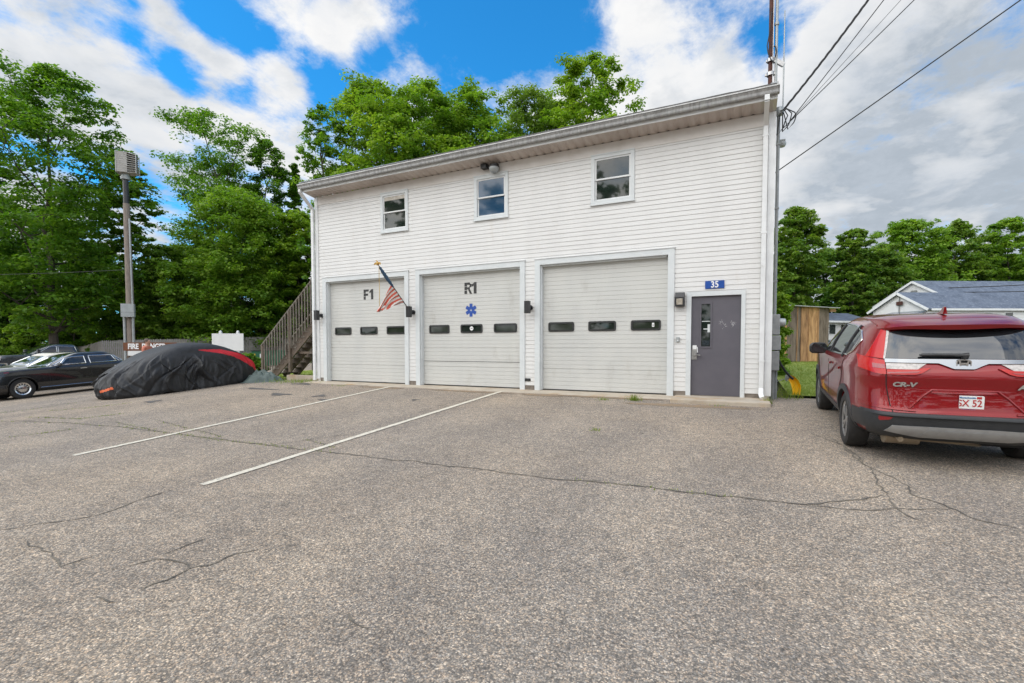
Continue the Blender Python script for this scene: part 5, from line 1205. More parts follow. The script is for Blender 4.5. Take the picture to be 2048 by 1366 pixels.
# tail
rw = S.patch('rear', [(-.575, 1.485), (-.3, 1.515), (.3, 1.515), (.575, 1.485)], [(-.645, 1.195), (.645, 1.195)], .008, .016, 40, 14).build('rear_window', MAT['carglass'], t, True)
A = np.array([S.outline(z, 400, .0) for z in (1.60,)])
def spoiler():
    X = np.linspace(-.66, .66, 40); T, B = [], []
    L = [lambda x: (S.rear(x*.95, 1.625)+.05, 1.628), lambda x: (S.rear(x, 1.575)-.10, 1.592-.03*(x/.66)**4), lambda x: (S.rear(x, 1.555)-.185+.07*(x/.66)**2, 1.555-.04*(x/.66)**4)]
    U = [lambda x: (S.rear(x*.95, 1.54)+.08, 1.56), lambda x: (S.rear(x, 1.53)-.02, 1.545-.03*(x/.66)**4), lambda x: (S.rear(x, 1.555)-.17+.07*(x/.66)**2, 1.522-.045*(x/.66)**4-.02*math.cos(x*3.5))]
    return MB().slab(np.array([[(x, *f(x)) for x in X] for f in L]), np.array([[(x, *f(x)) for x in X] for f in U]))
spoiler().build('roof_spoiler', MAT['redpaint'], t, True)
S.patch('rear', [(-.1, 1.527), (.1, 1.527)], [(-.1, 1.512), (.1, 1.512)], .03, .02, 8, 3).build('brake_light', MAT['lampdark'], t)
ch = S.patch('rear', [(-.655, 1.192), (-.18, 1.192), (.18, 1.192), (.655, 1.192)], [(-.655, 1.152), (-.20, 1.150), (-.13, 1.118), (-.085, 1.095), (.085, 1.095), (.13, 1.118), (.20, 1.150), (.655, 1.152)], .022, .03, 60, 6).build('chrome_bar', MAT['satin'], t, True)
# emblem: rounded frame with the upright letter
ey = S.rear(0, 1.145, .024); em = MB()
def emb(pts, dy): return [(x, z) for x, z in pts]
O = [(.062*abs(math.cos(a))**.55*np.sign(math.cos(a))*(1+.06*math.sin(a)), 1.145+.048*abs(math.sin(a))**.55*np.sign(math.sin(a))) for a in np.linspace(0, 2*math.pi, 40, endpoint=False)]
I = [(x*.84, 1.145+(z-1.145)*.82) for x, z in O]
em.grid(np.array([[(x, ey+.012, z) for x, z in O], [(x, ey-.012, z) for x, z in O], [(x, ey-.012, z) for x, z in I], [(x, ey+.004, z) for x, z in I]]), True)
for sg in (-1, 1): em.prism([(sg*.047, 1.187), (sg*.030, 1.187), (sg*.022, 1.150), (sg*.018, 1.104), (sg*.032, 1.104), (sg*.038, 1.150)], ey-.013, ey+.004)
em.prism([(-.024, 1.158), (.024, 1.158), (.021, 1.140), (-.021, 1.140)], ey-.0125, ey+.004)
em.build('emblem', MAT['chrome'], t)
mb = MB(); mb.add([(x, ey+.002, z) for x, z in I], [list(range(40))]); mb.build('emblem_field', MAT['under'], t)
MB().prism([(.1, 0), (-.1, 0), (-.11, .02), (.11, .02)], -.01, .01)
mb = MB()
P = [(x, S.rear(x, 1.225+.012*math.cos(x*2), .045), 1.225+.012*math.cos((x+.1)*2)) for x in np.linspace(-.36, .05, 16)]
mb.tube(P, [.007]+[.016]*13+[.022, .026], 8); mb.tube([(.02, S.rear(.02, 1.22, .03), 1.225), (.03, S.rear(0.03, 1.21, .0), 1.205)], .03, 10); mb.build('rear_wiper', MAT['black'], t, True)
for sg in (-1, 1):
    f = lambda L: [(sg*a, z) for a, z in L]
    # inner lamp on the tailgate: clear strip above, red below
    S.patch('rear', f([(.30, 1.145), (.648, 1.145)]), f([(.385, 1.082), (.648, 1.082)]), .012, .02, 20, 5).build('tail_light', MAT['lampclear'], t, True)
    o = S.patch('rear', f([(.27, 1.102), (.345, 1.095), (.39, 1.082), (.648, 1.078)]), f([(.35, 1.045), (.40, 1.030), (.50, 1.026), (.648, 1.024)]), .018, .03, 30, 6).build('tail_light', MAT['lampred'], t, True)
    S.patch('rear', f([(.36, 1.066), (.644, 1.05)]), f([(.39, 1.052), (.644, 1.036)]), .0215, .01, 20, 3).build('light_bar', MAT['lampdark'], o, True)
    # outer lamp on the quarter panel and the tall strip beside the glass
    o = S.patch('rear', f([(.655, 1.17), (.74, 1.185), (.845, 1.215)]), f([(.655, 1.022), (.74, 1.03), (.862, 1.075)]), .016, .03, 16, 8).build('tail_light', MAT['lampred'], t, True)
    S.patch('rear', f([(.66, 1.13), (.76, 1.14)]), f([(.66, 1.085), (.76, 1.09)]), .0195, .01, 8, 3).build('reversing_lens', MAT['lampdark'], o, True)
    S.patch('rear', f([(.60, 1.50), (.635, 1.515)]), f([(.665, 1.19), (.80, 1.205)]), .015, .03, 8, 24).build('tail_light', MAT['lampred'], t, True)
    S.patch('rear', f([(.578, 1.49), (.597, 1.499)]), f([(.648, 1.19), (.668, 1.19)]), .014, .02, 6, 24).build('tail_light', MAT['lampclear'], t, True)
    S.patch('rear', f([(.60, .565), (.72, .565), (.80, .575)]), f([(.62, .535), (.70, .515), (.81, .51)]), .022, .03, 12, 4).build('reflector', MAT['lampdark'], t, True)
    S.line('rear', f([(.650, 1.19), (.654, 1.02), (.648, .90), (.62, .70), (.595, .612)]), .005, .001).build('tailgate_seam', MAT['under'], t)
    S.patch('rear', f([(.40, .655), (.86, .70)]), f([(.40, .640), (.86, .655)]), .018, .03, 12, 4).build('bumper_crease', MAT['redpaint'], t, True)
S.line('rear', [(-.595, .612), (.595, .612)], .006, .001).build('tailgate_seam', MAT['under'], t)
S.band(.272, .393, -1, .54, .010).build('lower_bumper', MAT['clad'], t, True)
S.band(.395, .600, -1, .56, .014).build('bumper_cladding', MAT['clad'], t, True)
S.patch('rear', [(-.84, .618), (.84, .618)], [(-.86, .585), (.86, .585)], .05, .05, 40, 4).build('bumper_step', MAT['clad'], t, True)
S.patch('rear', [(-.60, .475), (-.30, .482), (.30, .482), (.60, .475)], [(-.66, .395), (-.36, .345), (.36, .345), (.66, .395)], .03, .05, 40, 8).build('skid_plate', MAT['skid'], t, True)
S.patch('rear', [(-.30, .445), (.30, .445)], [(-.36, .375), (.36, .375)], .036, .03, 20, 5).build('skid_plate', MAT['skid'], t, True)
mb = MB(); mb.box(-.62, .62, .35, 4.1, .24, .30); mb.box(-.75, .75, .75, 1.2, .22, .34); mb.build('underbody', MAT['under'], t)
mb = MB(); mb.tube([(-.62, .30, .30), (-.30, .34, .29)], .085, 14); mb.tube([(-.3, .36, .27), (.25, .38, .25)], .03, 8); mb.tube([(-.52, .30, .31), (-.50, .12, .30)], .03, 10); mb.build('exhaust', MAT['tan'], t, True)
# plate recess moulding, plate, lettering
S.line('rear', [(-.46, .662), (-.345, .795), (-.265, .868), (.265, .868), (.345, .795), (.46, .662)], .012, .001, 1, 8).build('plate_recess_edge', MAT['redpaint'], t, True)
S.patch('rear', [(-.25, .862), (.25, .862)], [(-.27, .835), (.27, .835)], .010, .014, 20, 3).build('plate_lamp_strip', MAT['lampdark'], t, True)
py = S.rear(.05, .74, .012)
pl = MB().prism([(-.045, .668), (.145, .668), (.152, .675), (.152, .815), (.145, .822), (-.045, .822)], py-.004, py+.006).build('number_plate', MAT['plate'], t)
def ptext(s, size, m, x, z, clip=None, **k):
    me = text_bm(s, size, ext=.0015, **k); bm = bmesh.new(); bm.from_mesh(me)
    bmesh.ops.translate(bm, verts=bm.verts, vec=(x, 0, 0))
    if clip is not None: bmesh.ops.bisect_plane(bm, geom=bm.verts[:]+bm.edges[:]+bm.faces[:], plane_co=(clip, 0, 0), plane_no=(-1, 0, 0), clear_outer=True)
    bm.to_mesh(me); bm.free(); me.materials.clear(); me.materials.append(m); o = add('plate_lettering', me, pl, (0, py-.006, z)); o.rotation_euler = (math.pi/2, 0, 0)
ptext('SX 52', .098, MAT['platered'], .038, .742, -.044, bold=.001, sx=.82)
ptext('Massachusetts', .024, MAT['plateblue'], .02, .803, -.044, bold=.0005, sx=.95)
ptext('Spirit of America', .018, MAT['plateblue'], .03, .679, -.044, sx=.9)
MB().box(.092, .132, py-.0055, py-.0045, .790, .815).build('plate_sticker', MAT['platered'], pl)
for s_, x, al in (('CR-V', -.50, 'CENTER'), ('AWD', .52, 'CENTER')):
    me = text_bm(s_, .066, ext=.005, bold=.0035, sx=1.35, shear=.18); me.materials.clear(); me.materials.append(MAT['chrome'])
    o = add('badge', me, t, (x, S.rear(x, .915, .004), .915)); o.rotation_euler = (math.pi/2, 0, math.atan2(S.rear(x+.1, .915)-S.rear(x-.1, .915), .2))
mb = MB(); mb.prism([(.76, 1.668), (.98, 1.672), (1.02, 1.67), (.90, 1.70), (.80, 1.755), (.765, 1.75)], -.022, .022, 'yz'); mb.v = [(p[0]*(1.0 if p[2] < 1.69 else .35), p[1], p[2]) for p in mb.v]; mb.build('roof_antenna', MAT['redpaint'], t, True)
S.patch('front', [(-.62, 1.50), (.62, 1.50)], [(-.76, 1.18), (.76, 1.18)], .006, .014, 30, 8).build('windscreen', MAT['carglass'], t, True)
for sg in (-1, 1): S.patch('front', [(sg*.45, .86), (sg*.82, .90)], [(sg*.45, .74), (sg*.82, .76)], .01, .02, 14, 5).build('headlight', MAT['lampclear'], t, True)
S.patch('front', [(-.42, .84), (.42, .84)], [(-.42, .55), (.42, .55)], .008, .02, 14, 5).build('grille', MAT['black'], t, True)
place(CRV, 2.075, 6.54, R_(-.5), .985, 3.645)

# ---- saloons parked on the left
def saloon(name, label, keys, paint, x, y, rz, wy, wr, L, hood=3.65, wins=(), roofpaint=None, n=9.0, group=None, chrome=True, style='disc', wx=.79):
    b = Body(keys, n); t = thing(name, label, 'car', group=group)
    b.mesh('body', paint, t, [(w, wr) for w in wy], wr+.045, xin=.6)
    for sg in (-1, 1):
        for top, bot in wins:
            g_ = b.patch('side', top, bot, .006, .012, 16, 5, sg).build('side_window', MAT['carglass'], t, True)
            if chrome: b.line('side', list(top)+list(bot[::-1])+[top[0]], .019, .008, sg, 4).build('window_trim', MAT['chrome'], g_, True)
        for w in wy: wheel(t, sg*wx, w, wr, .22, sg, style, .60)
        for w in wy:
            if chrome:
                P = [(sg*b.side(w+(wr+.05)*math.cos(a), max(.3, wr+(wr+.05)*math.sin(a)), .012), w+(wr+.05)*math.cos(a), max(.3, wr+(wr+.05)*math.sin(a))) for a in np.linspace(R_(-5), R_(185), 30)]
                MB().tube(P, .014, 6).build('arch_lip', paint, t, True)
        if chrome: b.line('side', [(wy[0]+.45, .33), (wy[1]-.45, .33)], .009, .006, sg).build('sill_trim', MAT['chrome'], t)
        for yy in (2.40, 3.62): b.line('side', [(yy, .34), (yy, .96)], .004, .0, sg).build('door_seam', MAT['under'], t)
        for yy in (2.62, 1.55): b.patch('side', [(yy-.1, .90), (yy+.1, .90)], [(yy-.1, .875), (yy+.1, .875)], .025, .02, 6, 3, sg).build('door_handle', MAT['chrome'], t, True)
        mb = MB(); mb.lathe([(0, -.09), (.06, -.08), (.075, -.02), (.07, .06), (0, .075)], 12, 'x'); mb.v = [(p[0], p[1]*.6, p[2]) for p in mb.v]; mb.build('wing_mirror', MAT['black'], t, True, loc=(sg*1.0, 3.32, 1.06))
    b.patch('front', [(-.55, 1.36), (.55, 1.36)], [(-.76, 1.07), (.76, 1.07)], .006, .012, 20, 6).build('windscreen', MAT['carglass'], t, True)
    for a, c in (((-.55, 1.36), (-.78, 1.06)), ((.55, 1.36), (.78, 1.06))): b.line('front', [a, c], .02, .006).build('pillar_trim', MAT['chrome'] if chrome else paint, t)
    b.patch('rear', [(-.5, 1.36), (.5, 1.36)], [(-.7, 1.10), (.7, 1.10)], .006, .012, 20, 6).build('rear_window', MAT['carglass'], t, True)
    for sg in (-1, 1):
        b.patch('rear', [(sg*.55, .86), (sg*.86, .86)], [(sg*.55, .66), (sg*.86, .66)], .012, .02, 10, 4).build('tail_light', MAT['lampdark'], t, True)
        b.patch('front', [(sg*.50, .84), (sg*.86, .84)], [(sg*.50, .66), (sg*.86, .66)], .012, .02, 10, 4).build('headlight', MAT['lampclear'], t, True)
        b.patch('side', [(L-.62, .93), (L-.50, .93)], [(L-.62, .905), (L-.50, .905)], .012, .02, 6, 3, sg).build('side_marker', MAT['lampdark'], t)
    b.patch('front', [(-.36, .90), (.36, .90)], [(-.36, .55), (.36, .55)], .03, .04, 10, 5).build('grille', MAT['chrome'], t, True)
    b.band(.40, .50, -1, .5, .03).build('rear_bumper', MAT['chrome'] if chrome else MAT['clad'], t, True); b.band(.40, .50, L-.5, 9, .03).build('front_bumper', MAT['black'], t, True)
    if roofpaint:
        zz = np.linspace(1.385, keys[-1][0], 8); A = np.array([b.outline(z, 200, .008) for z in zz]); mb = MB().grid(A, True); mb.f.append([7*200+i for i in range(200)]); mb.m.append(0); mb.build('vinyl_roof', roofpaint, t, True)
    place(t, x, y, rz, wy[0], wy[1]); return t, b
LIMO = [(.20, .80, .15, 5.1), (.30, .92, .05, 5.2), (.55, .945, .0, 5.27), (.80, .94, .0, 5.27), (.92, .925, .03, 5.24), (.97, .912, .10, 5.1), (.995, .90, .3, 4.6), (1.015, .885, .9, 3.9), (1.04, .865, 1.18, 3.66), (1.10, .84, 1.25, 3.56), (1.25, .77, 1.44, 3.24), (1.36, .725, 1.56, 3.02), (1.43, .68, 1.68, 2.86), (1.47, .60, 1.82, 2.72), (1.492, .34, 2.0, 2.5), (1.495, .1, 2.15, 2.4)]
LW = [([(2.50, 1.33), (2.85, 1.325), (3.02, 1.28)], [(2.50, 1.06), (2.95, 1.055), (3.26, 1.05)]), ([(3.08, 1.27), (3.10, 1.265)], [(3.31, 1.05), (3.47, 1.05)]), ([(1.62, 1.31), (2.36, 1.335)], [(1.52, 1.065), (2.36, 1.06)]), ([(1.50, 1.255), (1.55, 1.305)], [(1.30, 1.08), (1.44, 1.07)])]
GC = 'cars parked left of the building'
HDG = math.pi
saloon('black_saloon', 'long black vintage saloon with chrome window frames behind the covered car', LIMO, MAT['blackpaint'], -23.0, 11.75, HDG+R_(1), (1.28, 4.34), .345, 5.27, wins=LW, group=GC)
saloon('cream_roofed_saloon', 'pale vintage saloon with cream roof beyond the long black saloon', LIMO, MAT['silverpaint'], -26.3, 12.35, HDG, (1.28, 4.34), .345, 5.27, wins=LW, roofpaint=MAT['cream'], group=GC)
p = dep(27, 728, 21.5)
saloon('dark_saloon', 'dark saloon whose tail alone shows at the left photo edge', LIMO, MAT['darkpaint'], -30.6, float(p[1]), HDG, (1.28, 4.34), .33, 5.27, wins=LW, group=GC, chrome=False)
# pickup
PU = Body([(.42, .80, .2, 5.6), (.55, .95, .05, 5.75), (.75, .985, .0, 5.82), (1.0, .99, .0, 5.82), (1.10, .985, .02, 5.78), (1.17, .975, .05, 5.6), (1.205, .965, .1, 5.1), (1.225, .955, .2, 4.55), (1.26, .93, 1.75, 4.30), (1.32, .91, 1.78, 4.2), (1.55, .84, 1.86, 3.82), (1.74, .76, 1.98, 3.42), (1.83, .66, 2.15, 3.15), (1.87, .4, 2.4, 2.9), (1.88, .1, 2.5, 2.8)], 9.0)
t = thing('dark_pickup', 'dark pickup truck with chrome window line parked under the huge maple', 'pickup', group=GC)
PU.mesh('body', MAT['darkpaint'], t, [(1.15, .40), (4.75, .40)], .46, xin=.62)
for sg in (-1, 1):
    for top, bot in (([(3.02, 1.74), (3.28, 1.70), (3.40, 1.66)], [(3.02, 1.30), (3.6, 1.30), (3.92, 1.30)]), ([(2.12, 1.70), (2.94, 1.74)], [(2.02, 1.32), (2.94, 1.30)])):
        g_ = PU.patch('side', top, bot, .006, .012, 16, 5, sg).build('side_window', MAT['carglass'], t, True); PU.line('side', list(top)+list(bot[::-1])+[top[0]], .014, .008, sg, 4).build('window_trim', MAT['chrome'], g_, True)
    for w in (1.15, 4.75): wheel(t, sg*.83, w, .40, .26, sg, 'spoke', .62)
    mb = MB(); mb.box(-.1, .1, -.07, .07, -.12, .12); o = mb.build('wing_mirror', MAT['black'], t, loc=(sg*1.12, 3.95, 1.40))
    PU.patch('front', [(sg*.6, 1.12), (sg*.93, 1.10)], [(sg*.6, .90), (sg*.93, .90)], .012, .02, 10, 4).build('headlight', MAT['lampclear'], t, True)
    PU.patch('rear', [(sg*.82, 1.12), (sg*.95, 1.12)], [(sg*.82, .80), (sg*.95, .80)], .012, .02, 6, 4).build('tail_light', MAT['lampred'], t, True)
PU.patch('front', [(-.55, 1.14), (.55, 1.14)], [(-.55, .72), (.55, .72)], .015, .03, 10, 5).build('grille', MAT['chrome'], t, True)
PU.band(.52, .72, 5.2, 9, .03).build('front_bumper', MAT['chrome'], t, True)
PU.patch('front', [(-.62, 1.74), (.62, 1.74)], [(-.82, 1.30), (.82, 1.30)], .006, .012, 20, 6).build('windscreen', MAT['carglass'], t, True)
c_ = dep(218, 700, 33.5)
place(t, float(c_[0]), float(c_[1]), HDG-R_(4), 1.15, 4.75, dep(120, 685.5, 35)[2]-1.88-float(gz(c_[0], c_[1])) if False else 0.0)
# far car by the motel
c_ = dep(1666, 690, 46)
t, b = saloon('parked_car', 'blue grey car parked far off between the shed and the SUV mirror', [(.22, .75, .2, 4.3), (.32, .85, .05, 4.5), (.55, .88, .0, 4.6), (.75, .88, .0, 4.58), (.85, .87, .05, 4.5), (.92, .85, .15, 4.2), (.97, .82, .5, 3.6), (1.02, .80, .75, 3.4), (1.2, .72, 1.1, 3.0), (1.36, .62, 1.6, 2.5), (1.42, .45, 1.8, 2.3), (1.45, .15, 2.0, 2.1)], MAT['bluepaint'], float(c_[0]), float(c_[1])+4, HDG+R_(8), (.9, 3.6), .32, 4.6, wins=[([(1.6, 1.30), (2.45, 1.30)], [(1.1, 1.03), (3.0, 1.03)])], n=6, chrome=False, style='spoke', wx=.74)

# ---- the car under its black cover
t = thing('covered_car', 'car under a wrinkled black cover with a red stripe', 'covered car')
KV = np.array([(.0, .93, -.02, 4.50), (.12, .955, -.05, 4.57), (.30, .955, -.06, 4.57), (.42, .945, -.04, 4.53), (.55, .93, -.0, 4.45), (.66, .91, .05, 4.34), (.76, .89, .12, 4.20), (.88, .865, .24, 4.03), (.96, .845, .36, 3.90), (1.05, .815, .52, 3.73), (1.16, .76, .76, 3.50), (1.26, .69, 1.02, 3.25), (1.34, .60, 1.30, 2.98), (1.41, .46, 1.62, 2.68), (1.445, .28, 1.9, 2.48), (1.455, .06, 2.05, 2.35)])
CV = Body(KV, 3.4); HT = 1.455
zz = np.concatenate([np.linspace(0, 1.0, 56), np.linspace(1.02, 1.42, 34), np.linspace(1.425, HT, 7)]); m = 700
A = np.array([CV.outline(z, m) for z in zz]); r = np.random.default_rng(21); ctr = np.array([0, 2.3])
L = np.linspace(0, 1, m, endpoint=False)*2*np.pi
# tension creases: each runs from a point on the roof line down and away, sharp on one side
fold = [(r.uniform(0, 6.28), r.uniform(.02, .075), r.normal(0, .5), r.uniform(.3, 1.1)*r.choice([1, 1, -.8]), r.uniform(.15, .5), r.uniform(.6, 1.05)) for _ in range(130)]
ycut = lambda yy, a, w: np.exp(-((yy-a)/w)**2)
for i, z in enumerate(zz):
    d = A[i, :, :2]-ctr; nn = d/np.linalg.norm(d, axis=1, keepdims=True); q = 1-z/HT; f = np.zeros(m)
    for a0, w, sl_, h, q0, q1 in fold:
        x = (L-a0-sl_*(q-q0)+.05*math.sin(q*9+a0*5)+np.pi) % (2*np.pi)-np.pi; ww = w*(.5+.9*q)
        f += h*np.where(x > 0, np.exp(-(x/ww)**2), np.exp(-(x/(ww*.35))**2))*float(sm(q0, q0+.2, q))*float(1-.7*sm(q1-.2, q1+.1, q))
    yy = A[i, :, 1]
    sagn = np.sin(L*7+3*q)*.3+np.sin(L*11-5*q+1)*.25+np.sin(L*23+9*q)*.12
    drape = ((1-np.abs(np.sin(L*17+2.5*np.sin(L*3+1)+2.2*q)))**3*.7+(1-np.abs(np.sin(L*29+2*np.sin(L*5)-3.5*q)))**4*.5)*(.6+.4*np.sin(L*4+2))
    arch = sum(ycut(yy, yc, .30)*math.exp(-((z-.38)/.26)**2) for yc in (.95, 3.62)); well = sum(ycut(yy, yc, .20)*math.exp(-((z-.28)/.16)**2) for yc in (.95, 3.62))
    gap = ycut(yy, 2.3, .70)*math.exp(-((z-.30)/.24)**2); win = ycut(yy, 1.9, 1.0)*math.exp(-((z-1.12)/.12)**2)
    A[i, :, :2] += nn*(.045*drape*float(sm(.22, .7, q))+.078*f*float(sm(.06, .4, q))+.03*sagn*float(sm(.3, .9, q))+.07*arch-.06*well-.06*gap-.03*win)[:, None]
    A[i, :, 2] = z+(.03*np.sin(L*5+1)+.018*np.sin(L*13))*(1-float(sm(0, .2, z)))
mb = MB(); mb.grid(A, True); mb.f.append([(len(zz)-1)*m+i for i in range(m)])
mi = []
for i in range(len(zz)-1):
    for j in range(m):
        y = A[i, j, 1]; z = zz[i]
        hi = np.interp(y, [-.2, 0.0, .30, .8, 1.4, 2.15], [.16, .37, .76, 1.02, 1.17, 1.20]); lo = np.interp(y, [-.2, 0.0, .30, .8, 1.4, 2.15], [.0, .09, .48, .79, 1.02, 1.18])
        lg = 4.25 < y and .25 < z+.25*(A[i, j, 0]+.3) < .32 and -.40 < A[i, j, 0] < -.08
        mi.append(1 if lo < z < hi and y < 2.15 else (2 if lg else 0))
mb.m = mi+[0]
o = mb.build('car_cover', [MAT['cover'], MAT['coverred'], MAT['coverlogo']], t, True, fix=True)
o.data.polygons.foreach_set('use_smooth', [True]*len(o.data.polygons))
for x in (-.72, .72):
    for y in (.95, 3.62): wheel(t, x, y, .32, .20, 1 if x > 0 else -1, 'disc')
place(t, -16.0, 11.27, HDG+R_(2), .95, 3.62); t.scale = (1, .95, 1)
# ------------------------------------------------------------------ shed, tank, far house
a = dep(1567, 725, 21); b = dep(1653, 725, 21.3); g0 = a[2]
dx = (b-a)[:2]; L = float(np.linalg.norm(dx)); rz = math.atan2(dx[1], dx[0])
t = thing('plank_shed', 'rough plank shed with thin tin roof standing on the lawn', 'shed', (a[0], a[1], g0), rz)
zt = dep(1567, 612, 21)[2]-g0; zt2 = dep(1660, 615, 21.3)[2]-g0
mb = MB(); r = random.Random(12); x = 0
ws = [.10, .50, .04, .16, .03, .36, .05, .40, .06, .46]; sc_ = L/sum(ws)
for i, w in enumerate(ws):
    w *= sc_; th = .045 if w < .13 else .025
    mb.cur = (2, 0, 1, 0, 1, 1, 2, 2, 1, 0)[i]; mb.box(x+.002, x+w-.002, -th, -.0, .02+r.uniform(0, .03), zt+(zt2-zt)*(x/L)-.03); x += w
mb.cur = 0; mb.box(-.05, -.002, -.03, 1.9, .03, zt-.04); mb.box(L+.002, L+.045, -.028, 1.9, .03, zt2-.04)
for i in range(6): mb.box(.01+L*i/6, L*(i+1)/6-.01, 1.9, 1.93, .03, zt-.08)
mb.build('plank_wall', [MAT['plankgrey'], MAT['planktan'], MAT['plankpale']], t)
mb = MB(); A = np.array([[(-.16, -.22, zt+.03), (L+.42, -.22, zt2-.02)], [(-.16, 2.1, zt+.0), (L+.42, 2.1, zt2-.05)]]); mb.slab(A, A-np.array([0, 0, .03])); mb.build('tin_roof', MAT['ply'], t)
mb = MB(); mb.box(-.12, L+.38, -.15, -.08, zt-.13, zt-.045) if False else mb.box(L+.05, L+.32, -.1, -.04, zt2-.2, zt2-.07); mb.build('rafter', MAT['plank'], t)
mb = MB(); [mb.box(xx, xx+.3, -.05, .3, -.35, .018) for xx in (.1, L/2, L-.35)]; mb.build('block', MAT['concrete'], t)
c = dep(1558, 722, 25); g0 = float(gz(c[0], c[1])); z1 = dep(1558, 678, 25)[2]
t = thing('gas_tank', 'white upright gas tank half hidden behind the electric meter', 'tank', (c[0], c[1], g0)); h = z1-g0
mb = MB(); mb.lathe([(0, 0), (.3, .0), (.32, .05), (.32, h-.25), (.27, h-.12), (.14, h-.05), (0, h-.03)], 28, 'z'); mb.build('tank_body', MAT['white'], t, True)
mb = MB(); mb.lathe([(.12, h-.06), (.13, h-.06), (.13, h+.06), (.12, h+.06)], 16, 'z'); mb.build('tank_collar', MAT['white'], t)
MB().lathe([(.3205, h*.62), (.3215, h*.62), (.3215, h*.7), (.3205, h*.7)], 28, 'z').build('tank_label', MAT['platered'], t)

# house frame: long axis along the picture, built in its own axes (a along, b back)
o0 = dep(1861, 617, 52); g0 = float(gz(o0[0], o0[1])); far_l = dep(1742, 625, 57.9)
bd = (far_l-o0)[:2]; BW = float(np.linalg.norm(bd)); bd /= BW
e2 = dep(2300, 618.5, 52.6); ad = (e2-o0)[:2]; AL = float(np.linalg.norm(ad)); ad /= AL
rz = math.atan2(ad[1], ad[0])
t = thing('long_white_house', 'long white house with blue-grey shingle roofs and gable ends', 'house', (o0[0], o0[1], g0))
def W_(a, b, z): return (ad[0]*a+bd[0]*b, ad[1]*a+bd[1]*b, z)
ez = o0[2]-g0; apx = dep(1797, 585, 54.9)[2]-g0
mb = MB()
mb.add([W_(0, .25, -.5), W_(AL, .25, -.5), W_(AL, .25, ez), W_(0, .25, ez), W_(0, BW-.25, -.5), W_(0, BW-.25, ez), W_(AL, BW-.25, -.5), W_(AL, BW-.25, ez), W_(0, BW/2, apx-.2)], [(0, 1, 2, 3), (1, 6, 7, 2), (4, 0, 3, 8, 5), (6, 4, 5, 7)])
mb.build('wall', MAT['clap'], t)
mb = MB(); z = -.4
while z < ez-.05: mb.add([W_(0, .24, z+.15), W_(AL, .24, z+.15), W_(AL, .215, z), W_(0, .215, z)], [(0, 1, 2, 3)]); z += .15
z = -.4
while z < apx-.4:
    k = 0 if z < ez else (z-ez)/(apx-ez)*BW/2
    mb.add([W_(-.005, .3+k, z+.15), W_(-.005, BW-.3-k, z+.15), W_(-.03, BW-.3-k, z), W_(-.03, .3+k, z)], [(0, 1, 2, 3)]); z += .15
mb.build('siding', MAT['clap'], t, fix=False)
ov = .35
def gable_roof(a0, a1, b0, b1, ez, apx, nm):
    mb = MB(); bm = (b0+b1)/2
    A = np.array([[W_(a0, b0, ez), W_(a1, b0, ez)], [W_(a0, bm, apx), W_(a1, bm, apx)], [W_(a0, b1, ez), W_(a1, b1, ez)]]); mb.slab(A+np.array([0, 0, .02]), A-np.array([0, 0, .13])); return mb.build(nm, MAT['blueroof'], t)
gable_roof(-ov, AL, -.1, BW+.1, ez, apx, 'roof')
mb = MB(); mb.bar(W_(0, -.11, ez-.1), W_(AL, -.11, ez-.1), .05, .22); mb.build('eave_board', MAT['white'], t)
for b0 in (-.1, BW+.1):
    MB().bar(W_(-ov-.03, b0, ez-.12), W_(-ov-.03, BW/2, apx-.12), .05, .26).build('gable_board', MAT['white'], t)
# taller rear wing with its own gable
r0 = dep(1829, 562, 58); zr = r0[2]-g0; q = (r0-o0)[:2]
a_ = float(q@np.array([ad[0], ad[1]])); 
# solve plan coordinates of the rear apex
Mx = np.array([[ad[0], bd[0]], [ad[1], bd[1]]]); ra, rb = np.linalg.solve(Mx, q)
hw = 4.2; ze2 = zr-2.6
mb = MB(); mb.add([W_(ra, rb-hw, 0), W_(ra, rb-hw, ze2), W_(ra, rb, zr-.15), W_(ra, rb+hw, ze2), W_(ra, rb+hw, 0), W_(AL, rb-hw, 0), W_(AL, rb-hw, ze2), W_(AL, rb+hw, ze2), W_(AL, rb+hw, 0)], [(0, 1, 2, 3, 4), (0, 5, 6, 1), (4, 3, 7, 8)]); mb.build('wall', MAT['clap'], t)
gable_roof(ra-.3, AL, rb-hw-.3, rb+hw+.3, ze2-.15, zr, 'roof')
for s in (-1, 1): MB().bar(W_(ra-.33, rb+s*(hw+.3), ze2-.28), W_(ra-.33, rb, zr-.12), .05, .24).build('gable_board', MAT['white'], t)
mb = MB()
for k in range(5): z = zr-1.75+.13*k; w = .55-.05*k; mb.add([W_(ra-.02, rb-w, z), W_(ra-.02, rb+w, z), W_(ra-.06, rb+w, z+.09), W_(ra-.06, rb-w, z+.09)], [(0, 1, 2, 3)])
mb.build('gable_vent', MAT['boxgrey'], t, fix=False)
